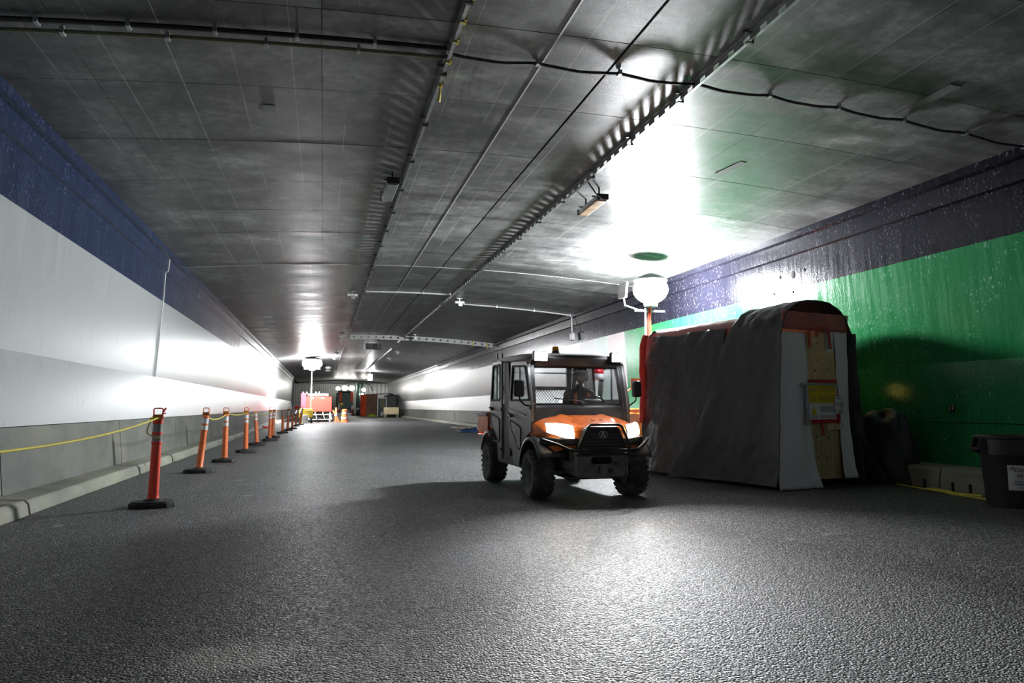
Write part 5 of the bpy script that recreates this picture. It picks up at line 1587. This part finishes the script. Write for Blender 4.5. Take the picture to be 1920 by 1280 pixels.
# yellow cord in loops at the foot of the right kerb
pts = []
base = [(8.5, 9.35), (8.46, 9.1), (8.40, 8.85), (8.36, 8.55), (8.33, 8.25), (8.35, 7.95), (8.42, 7.75), (8.44, 7.9), (8.38, 8.2), (8.42, 8.45), (8.36, 8.6), (8.27, 8.4), (8.24, 8.1), (8.22, 7.8), (8.2, 7.5), (8.22, 7.2)]
for i in range(len(base) - 1):
    for k in range(6):
        t_ = k / 6
        p0 = Vector(base[max(i - 1, 0)]); p1 = Vector(base[i]); p2 = Vector(base[i + 1]); p3 = Vector(base[min(i + 2, len(base) - 1)])
        q = 0.5 * ((2 * p1) + (p2 - p0) * t_ + (2 * p0 - 5 * p1 + 4 * p2 - p3) * t_ ** 2 + (-p0 + 3 * p1 - 3 * p2 + p3) * t_ ** 3)
        pts.append((q.x, q.y, 0.013 + (0.012 if 7 < i < 12 else 0)))
mb = MB(); mb.tube(pts, 0.012, 6); o = mb.build('cord', M['yellow_rope'], None); tag(o, 'yellow cord lying in loops at the foot of the green wall', 'cord')
# broken socket plate on the green wall
t = thing('wall_socket', 'small broken black and white socket plate on the green wall', 'socket', (wall_x(1.15) - 0.002, 8.98, 1.15))
mb = MB(); mb.bb(-0.012, 0.0, -0.045, 0.045, -0.065, 0.065); mb.build('plate', M['black_plastic'], t)
mb = MB(); mb.bb(-0.016, -0.011, -0.04, -0.012, -0.01, 0.06); mb.bb(-0.016, -0.011, 0.02, 0.042, -0.02, 0.05); mb.bb(-0.016, -0.011, -0.03, 0.0, -0.06, -0.045); mb.build('chip', M['sign_grey'], t)

# ================================================================== FAR END
CP = thing('compressor', 'red boxy compressor standing on a frame at the end of the row of posts', 'compressor', (-0.62, 60.0, 0.0))
mb = MB(); mb.bb(-0.80, 1.28, -0.2, 2.4, 0.82, 2.02); mb.build('body', M['red_machine'], CP, bevel=0.05)
mb = MB(); mb.bb(-1.10, -0.72, -0.25, 2.4, 0.45, 2.28); mb.build('left_panel', plain('pinkish_red_machine_paint', (0.8, 0.10, 0.14), 0.4), CP, bevel=0.03)
mb = MB(); mb.bb(-0.55, 1.0, -0.1, 2.3, 2.02, 2.10); mb.build('upper_band', M['red_machine'], CP, bevel=0.02)
mb = MB(); mb.bb(-0.62, 1.02, -0.15, 2.2, 2.10, 2.26); mb.build('canopy', M['white_paint'], CP, bevel=0.02)
mb = MB()
for x in (-0.95, -0.68): mb.bb(x - 0.05, x + 0.05, 0, 0.15, 2.26, 2.40)
for x in (0.02, 0.28): mb.bb(x - 0.05, x + 0.05, 0, 0.15, 2.26, 2.42)
mb.build('lifting_lug', M['white_paint'], CP, bevel=0.02)
mb = MB(); mb.bb(0.1, 1.0, 0.2, 2.0, 2.26, 2.33); mb.build('exhaust_deck', M['black_plastic'], CP, bevel=0.02)
for x in (-0.25, 0.55):
    mb = MB(); mb.bb(x - 0.12, x + 0.12, -0.24, -0.19, 1.84, 1.97); mb.build('vent', M['white_paint'], CP, bevel=0.02)
mb = MB()
for x in (-0.6, 0.0, 0.6, 1.15):
    mb.bb(x - 0.04, x + 0.04, -0.1, 2.3, 0.60, 0.86); mb.tube([(x, -0.2, 0.82), (x + 0.15, -0.3, 0.2)], 0.03, 6)
mb.bb(-0.8, 1.3, -0.15, -0.05, 0.56, 0.62); mb.bb(-0.8, 1.3, -0.25, -0.15, 0.18, 0.24); mb.bb(-0.8, 1.3, 2.2, 2.3, 0.0, 0.6); mb.bb(-0.75, -0.65, -0.2, 0, 0.0, 0.6); mb.bb(1.1, 1.2, -0.2, 0, 0.0, 0.6)
mb.build('frame', M['galv_light'], CP)
for x in (-0.3, 0.35, 0.9):
    mb = MB(); mb.lathe([(0.06, -0.09), (0.22, -0.09), (0.24, 0), (0.22, 0.09), (0.06, 0.09)], 16, Matrix.Translation((x, 0.5, 0.24)) @ Matrix.Rotation(PI / 2, 4, 'Y')); mb.build('wheel', M['black_rubber'], CP)
# leaning orange bollards and a cone-like pair by the compressor
t = thing('leaning_delineator', 'orange delineator leaning over at the right of the red compressor', 'post', (0.95, 57.5, 0.0))
mb = MB(); mb.tube([(0.25, 0, 0.04), (-0.22, 0.1, 0.95)], 0.075, 12); mb.build('tube', M['post_orange'], t)
mb = MB(); mb.tube([(0.02, 0.03, 0.48), (-0.06, 0.05, 0.63)], 0.08, 12); mb.build('reflective_band', M['band_white'], t)
t = thing('upright_delineator', 'short upright orange and white delineator at the corner of the red compressor', 'post', (1.0, 59.2, 0.0))
mb = MB(); mb.lathe([(0.24, 0.0), (0.24, 0.05), (0.09, 0.07), (0.085, 1.1), (0.05, 1.15)], 14); mb.build('tube', M['post_orange'], t)
mb = MB(); mb.lathe([(0.092, 0.55), (0.092, 0.75)], 14, cap=False); mb.build('reflective_band', M['band_white'], t)
t = thing('orange_barrel', 'squat orange traffic barrel with white edging beside the leaning post', 'barrel', (1.62, 57.8, 0.0))
mb = MB(); mb.lathe([(0.36, 0.0), (0.36, 0.06), (0.27, 0.08), (0.25, 0.5), (0.22, 0.52), (0.20, 0.98), (0.12, 1.02), (0.0, 1.02)], 22); mb.build('body', M['post_orange'], t)
mb = MB(); mb.lathe([(0.262, 0.28), (0.256, 0.42)], 22, cap=False); mb.lathe([(0.222, 0.66), (0.216, 0.80)], 22, cap=False); mb.build('reflective_band', M['band_white'], t)
t = thing('yellow_pole_marker', 'slim yellow marker leaning beside the last orange post', 'marker', (-1.52, 53.5, 0.0))
mb = MB(); mb.lathe([(0.15, 0), (0.15, 0.04), (0.05, 0.06)], 12); mb.tube([(0, 0, 0.03), (0.12, 0, 1.0), (0.10, 0, 1.25)], [0.05, 0.045, 0.02], 9); mb.build('body', M['yellow_machine'], t)
t = thing('white_barrel', 'small white drum at the left of the yellow light tower base', 'drum', (-1.28, 55.2, 0.0))
mb = MB(); mb.lathe([(0.0, 0), (0.2, 0), (0.21, 0.3), (0.2, 0.6), (0.0, 0.62)], 16, cap=False); mb.build('body', M['white_paint'], t)
mb = MB(); mb.lathe([(0.212, 0.28), (0.215, 0.32)], 16, cap=False); mb.build('hoop', M['galv'], t)

# far covered booth with a grey door
FB = thing('covered_booth', 'far rounded booth in orange and brown tarpaulin with a grey framed door', 'booth', (6.7, 95.0, 0.0))
def fsec(t):
    P = [(-1.9, 0), (-2.0, 1.6), (-1.75, 2.55), (-1.3, 2.85), (1.9, 2.95), (2.4, 2.75), (2.6, 1.8), (2.6, 0)]
    return lerp_path(P, t)
mb = MB(); mb.grid(lambda u, v: (fsec(v)[0] + 0.06 * nz(u * 4, v * 6, 1, 2), 0.0 + 5 * u, fsec(v)[1] + 0.04 * nz(u * 4, v * 6, 5, 2)), 12, 40); mb.build('canopy', M['tarp'], FB, solid=0.02, angle=180)
def fface(x0, x1, zt, mat, name, y, amp=0.06):
    mb = MB(); mb.grid(lambda u, v: (x0 + (x1 - x0) * u, y + amp * nz(u * 5, v * 2, x0, 2.0), zt * v), 14, 14); mb.build(name, M[mat], FB, solid=0.02)
fface(-2.05, -1.35, 2.8, 'orange_tarp', 'orange_flap', -0.05, 0.25); fface(-1.35, 0.1, 2.85, 'brown_tarp', 'brown_flap', 0.0, 0.15); fface(1.2, 2.6, 2.75, 'tarp', 'dark_flap', 0.0)
mb = MB(); mb.bb(0.05, 0.18, -0.12, 0.0, 0, 2.45); mb.bb(1.15, 1.28, -0.12, 0.0, 0, 2.45); mb.bb(0.05, 1.28, -0.12, 0.0, 2.3, 2.5); mb.build('door_frame', M['galv_light'], FB)
mb = MB(); mb.bb(0.18, 1.15, -0.08, -0.02, 0.05, 2.3); d = mb.build('door_leaf', M['dark_green'], FB)
mb = MB(); mb.bb(0.45, 1.0, -0.1, -0.08, 1.2, 2.25); mb.build('door_board', M['olive'], d)
mb = MB(); mb.bb(0.5, 0.85, -0.14, -0.08, 0.1, 0.55); mb.build('white_box', M['white_paint'], FB, bevel=0.03)
for x in (3.2, 3.75):
    pass
t = thing('lime_cloth', 'crumpled lime cloth lying on the road at the foot of the far booth', 'cloth', (6.0, 92.6, 0.0))
mb = MB(); mb.grid(lambda u, v: (1.5 * (u - 0.5) * (1 + 0.2 * nz(u * 3, v * 3, 1, 2)), 1.6 * (v - 0.5), 0.02 + 0.36 * math.sin(u * PI) * math.sin(v * PI) * (0.8 + 0.5 * nz(u * 5, v * 5, 0, 1.5))), 16, 12); mb.build('cloth', M['hivis'], t, solid=0.02)
t = thing('concrete_block', 'low pale concrete block on timbers at the right of the far booth', 'block', (7.55, 84.0, 0.0))
mb = MB(); mb.bb(-0.85, 0.85, -0.5, 0.6, 0.35, 1.15); mb.build('block', M['lumber'], t, bevel=0.03)
for x in (-0.7, 0.7):
    mb = MB(); mb.bb(x - 0.12, x + 0.12, -0.5, 0.6, 0.0, 0.36); mb.build('bearer', M['olive'], t)
t = thing('black_crate', 'black crate standing between the pale block and the right wall', 'crate', (8.3, 86.8, 0.0))
mb = MB(); mb.bb(-0.35, 0.35, -0.5, 0.5, 0.03, 0.85); mb.bb(-0.4, 0.4, -0.55, 0.55, 0.85, 0.95); mb.build('body', M['black_plastic'], t, bevel=0.03)
for k, (x, lb) in enumerate(((8.3, 'nearer of two black hoses standing against the far right wall'), (8.6, 'farther of two black hoses standing against the far right wall'))):
    mb = MB(); mb.tube([(x, 101.5 + k, 0.0), (x + 0.1, 101.5 + k, 1.2), (x + 0.05, 101.5 + k, 2.2), (x - 0.15, 101.5 + k, 2.75)], 0.09, 8); o = mb.build('standing_hose', M['black_rubber'], None); tag(o, lb, 'hose')

# dark machine before the far opening
MC = thing('drill_rig', 'dark tracked machine with orange guards and a tall green boom at the far opening', 'machine', (3.0, 101.0, 0.0))
mb = MB(); mb.bb(-1.25, 0.9, 0, 3.0, 0.9, 3.2); mb.bb(-1.1, 0.7, -0.2, 3, 3.2, 3.45); mb.build('body', M['dark_green'], MC, bevel=0.08)
mb = MB(); mb.bb(-1.35, 0.85, 0.2, 2.8, 0.5, 0.95); mb.build('chassis', M['black_plastic'], MC)
for x in (-0.75, 0.75):
    mb = MB(); mb.bb(x - 0.18, x + 0.18, -0.12, 0.0, 1.9, 3.2); mb.build('guard', M['orange_tarp'], MC, bevel=0.04)
mb = MB(); mb.bb(-1.0, -0.35, -0.3, -0.1, 1.45, 1.75); mb.bb(-0.72, -0.62, -0.3, -0.1, 0.9, 1.5); mb.build('yellow_bracket', M['yellow_machine'], MC)
mb = MB(); mb.tube([(1.6, 0.6, 0.8), (1.6, 0.6, 4.55)], 0.26, 10); mb.tube([(2.0, 0.6, 0.9), (2.2, 0.6, 4.5)], 0.14, 8); mb.tube([(1.6, 0.6, 4.4), (3.2, 0.6, 4.3), (3.6, 0.6, 3.4)], 0.10, 8); mb.build('boom', M['dark_green'], MC)
for x in (0.8, 1.6):
    mb = MB(); mb.lathe([(0.15, -0.2), (0.5, -0.2), (0.55, 0), (0.5, 0.2), (0.15, 0.2)], 20, Matrix.Translation((x, 0.0, 0.56)) @ Matrix.Rotation(PI / 2, 4, 'Y')); mb.build('wheel', M['black_rubber'], MC)
for i, (x, z, r) in enumerate(((-1.1, 3.72, 0.30), (-0.2, 3.78, 0.42), (0.75, 3.78, 0.40), (2.35, 3.55, 0.28), (2.15, 2.95, 0.17))):
    mb = MB(); mb.ball((x, 0.5, z), (r, 0.16, r * 0.85), 14, 8); mb.build('flood_lamp', M['led_small'], MC)
for i, (x, lb) in enumerate(((1.9, 'red and white barrier post left of the dark machine wheel'), (3.6, 'red and white barrier post right of the dark machine wheel'))):
    t = thing('barrier_post', lb, 'post', (x + 0.1, 98.5, 0.0))
    mb = MB(); mb.lathe([(0.2, 0), (0.2, 0.05), (0.09, 0.08), (0.09, 1.0), (0.05, 1.05)], 12); mb.build('tube', M['red_plastic'], t)
    mb = MB(); mb.lathe([(0.095, 0.85), (0.095, 1.35), (0.05, 1.4)], 12); mb.build('sleeve', M['band_white'], t)
t = thing('olive_skip', 'low olive skip in front of the corrugated hoarding', 'skip', (-0.9, 105.6, 0.0))
mb = MB(); mb.prism([(-1.7, 0.12), (1.7, 0.12), (2.0, 1.5), (-2.0, 1.5)], -0.6, 0.8, 'y'); mb.build('body', M['olive'], t, bevel=0.04)
mb = MB(); mb.bb(-2.05, 2.05, -0.66, -0.58, 1.42, 1.55); mb.build('rim', M['dark_green'], t)
mb = MB(); mb.bb(-1.5, -1.3, -0.5, 0.7, 0, 0.14); mb.bb(1.3, 1.5, -0.5, 0.7, 0, 0.14); mb.build('skid', M['dark_steel'], t)
t = thing('white_barrier', 'long low white barrier lying across the far road', 'barrier', (2.6, 97.3, 0.0))
mb = MB(); mb.prism([(-0.3, 0), (0.3, 0), (0.12, 0.22), (0.1, 0.42), (-0.1, 0.42), (-0.12, 0.22)], -2.2, 1.0, 'x'); mb.build('body', M['white_paint'], t)
# white sheet added to stand for the bright lit opening beyond the machine
t = thing('lit_opening_sheet', 'added white sheet standing for the lit opening at the right of the far tunnel end', 'opening_sheet', (0, 0, 0))
mb = MB(); mb.grid(lambda u, v: (3.4 + 5.9 * u, 109.5 + 0.12 * math.sin(u * 60), 0.02 + 4.7 * v), 120, 4); mb.build('opening_sheet', M['white_paint'], t, solid=0.02)
mb = MB(); mb.tube([(3.3, 109.4, 4.72), (9.3, 109.4, 4.72)], 0.05, 8); mb.build('opening_sheet_rail', M['galv'], t)

# boards and blue sheet on the road by the right kerb
for i, (x, y, l, r, lb) in enumerate(((7.75, 40.0, 2.6, 0.12, 'pale timber board lying farthest along the right kerb'), (7.95, 36.0, 1.8, -0.2, 'pale timber board lying nearest along the right kerb'))):
    t = thing('timber_board', lb, 'board', (x, y, 0.0), r)
    mb = MB(); mb.bb(-0.5, 0.5, -l / 2, l / 2, 0.0, 0.05); mb.build('board', M['lumber'], t, bevel=0.006)
    mb = MB(); mb.bb(-0.5, 0.5, -0.06, 0.06, 0.05, 0.085); mb.build('cleat', M['lumber'], t, bevel=0.006)
t = thing('blue_sheet', 'folded dark blue sheet with two white spots lying by the right kerb', 'sheet', (7.15, 34.3, 0.0))
mb = MB(); mb.grid(lambda u, v: (1.7 * (u - 0.5), 1.3 * (v - 0.5), 0.02 + 0.17 * (math.sin(u * PI) * math.sin(v * PI)) ** 0.6 * (0.8 + 0.6 * nz(u * 4, v * 3, 2, 1.4))), 20, 14); mb.build('cloth', M['blue_cloth'], t, solid=0.02)
for x in (0.0, 0.28):
    mb = MB(); mb.ball((x, -0.5, 0.16), (0.06, 0.05, 0.05), 10, 6); mb.build('white_spot', M['white_paint'], t)
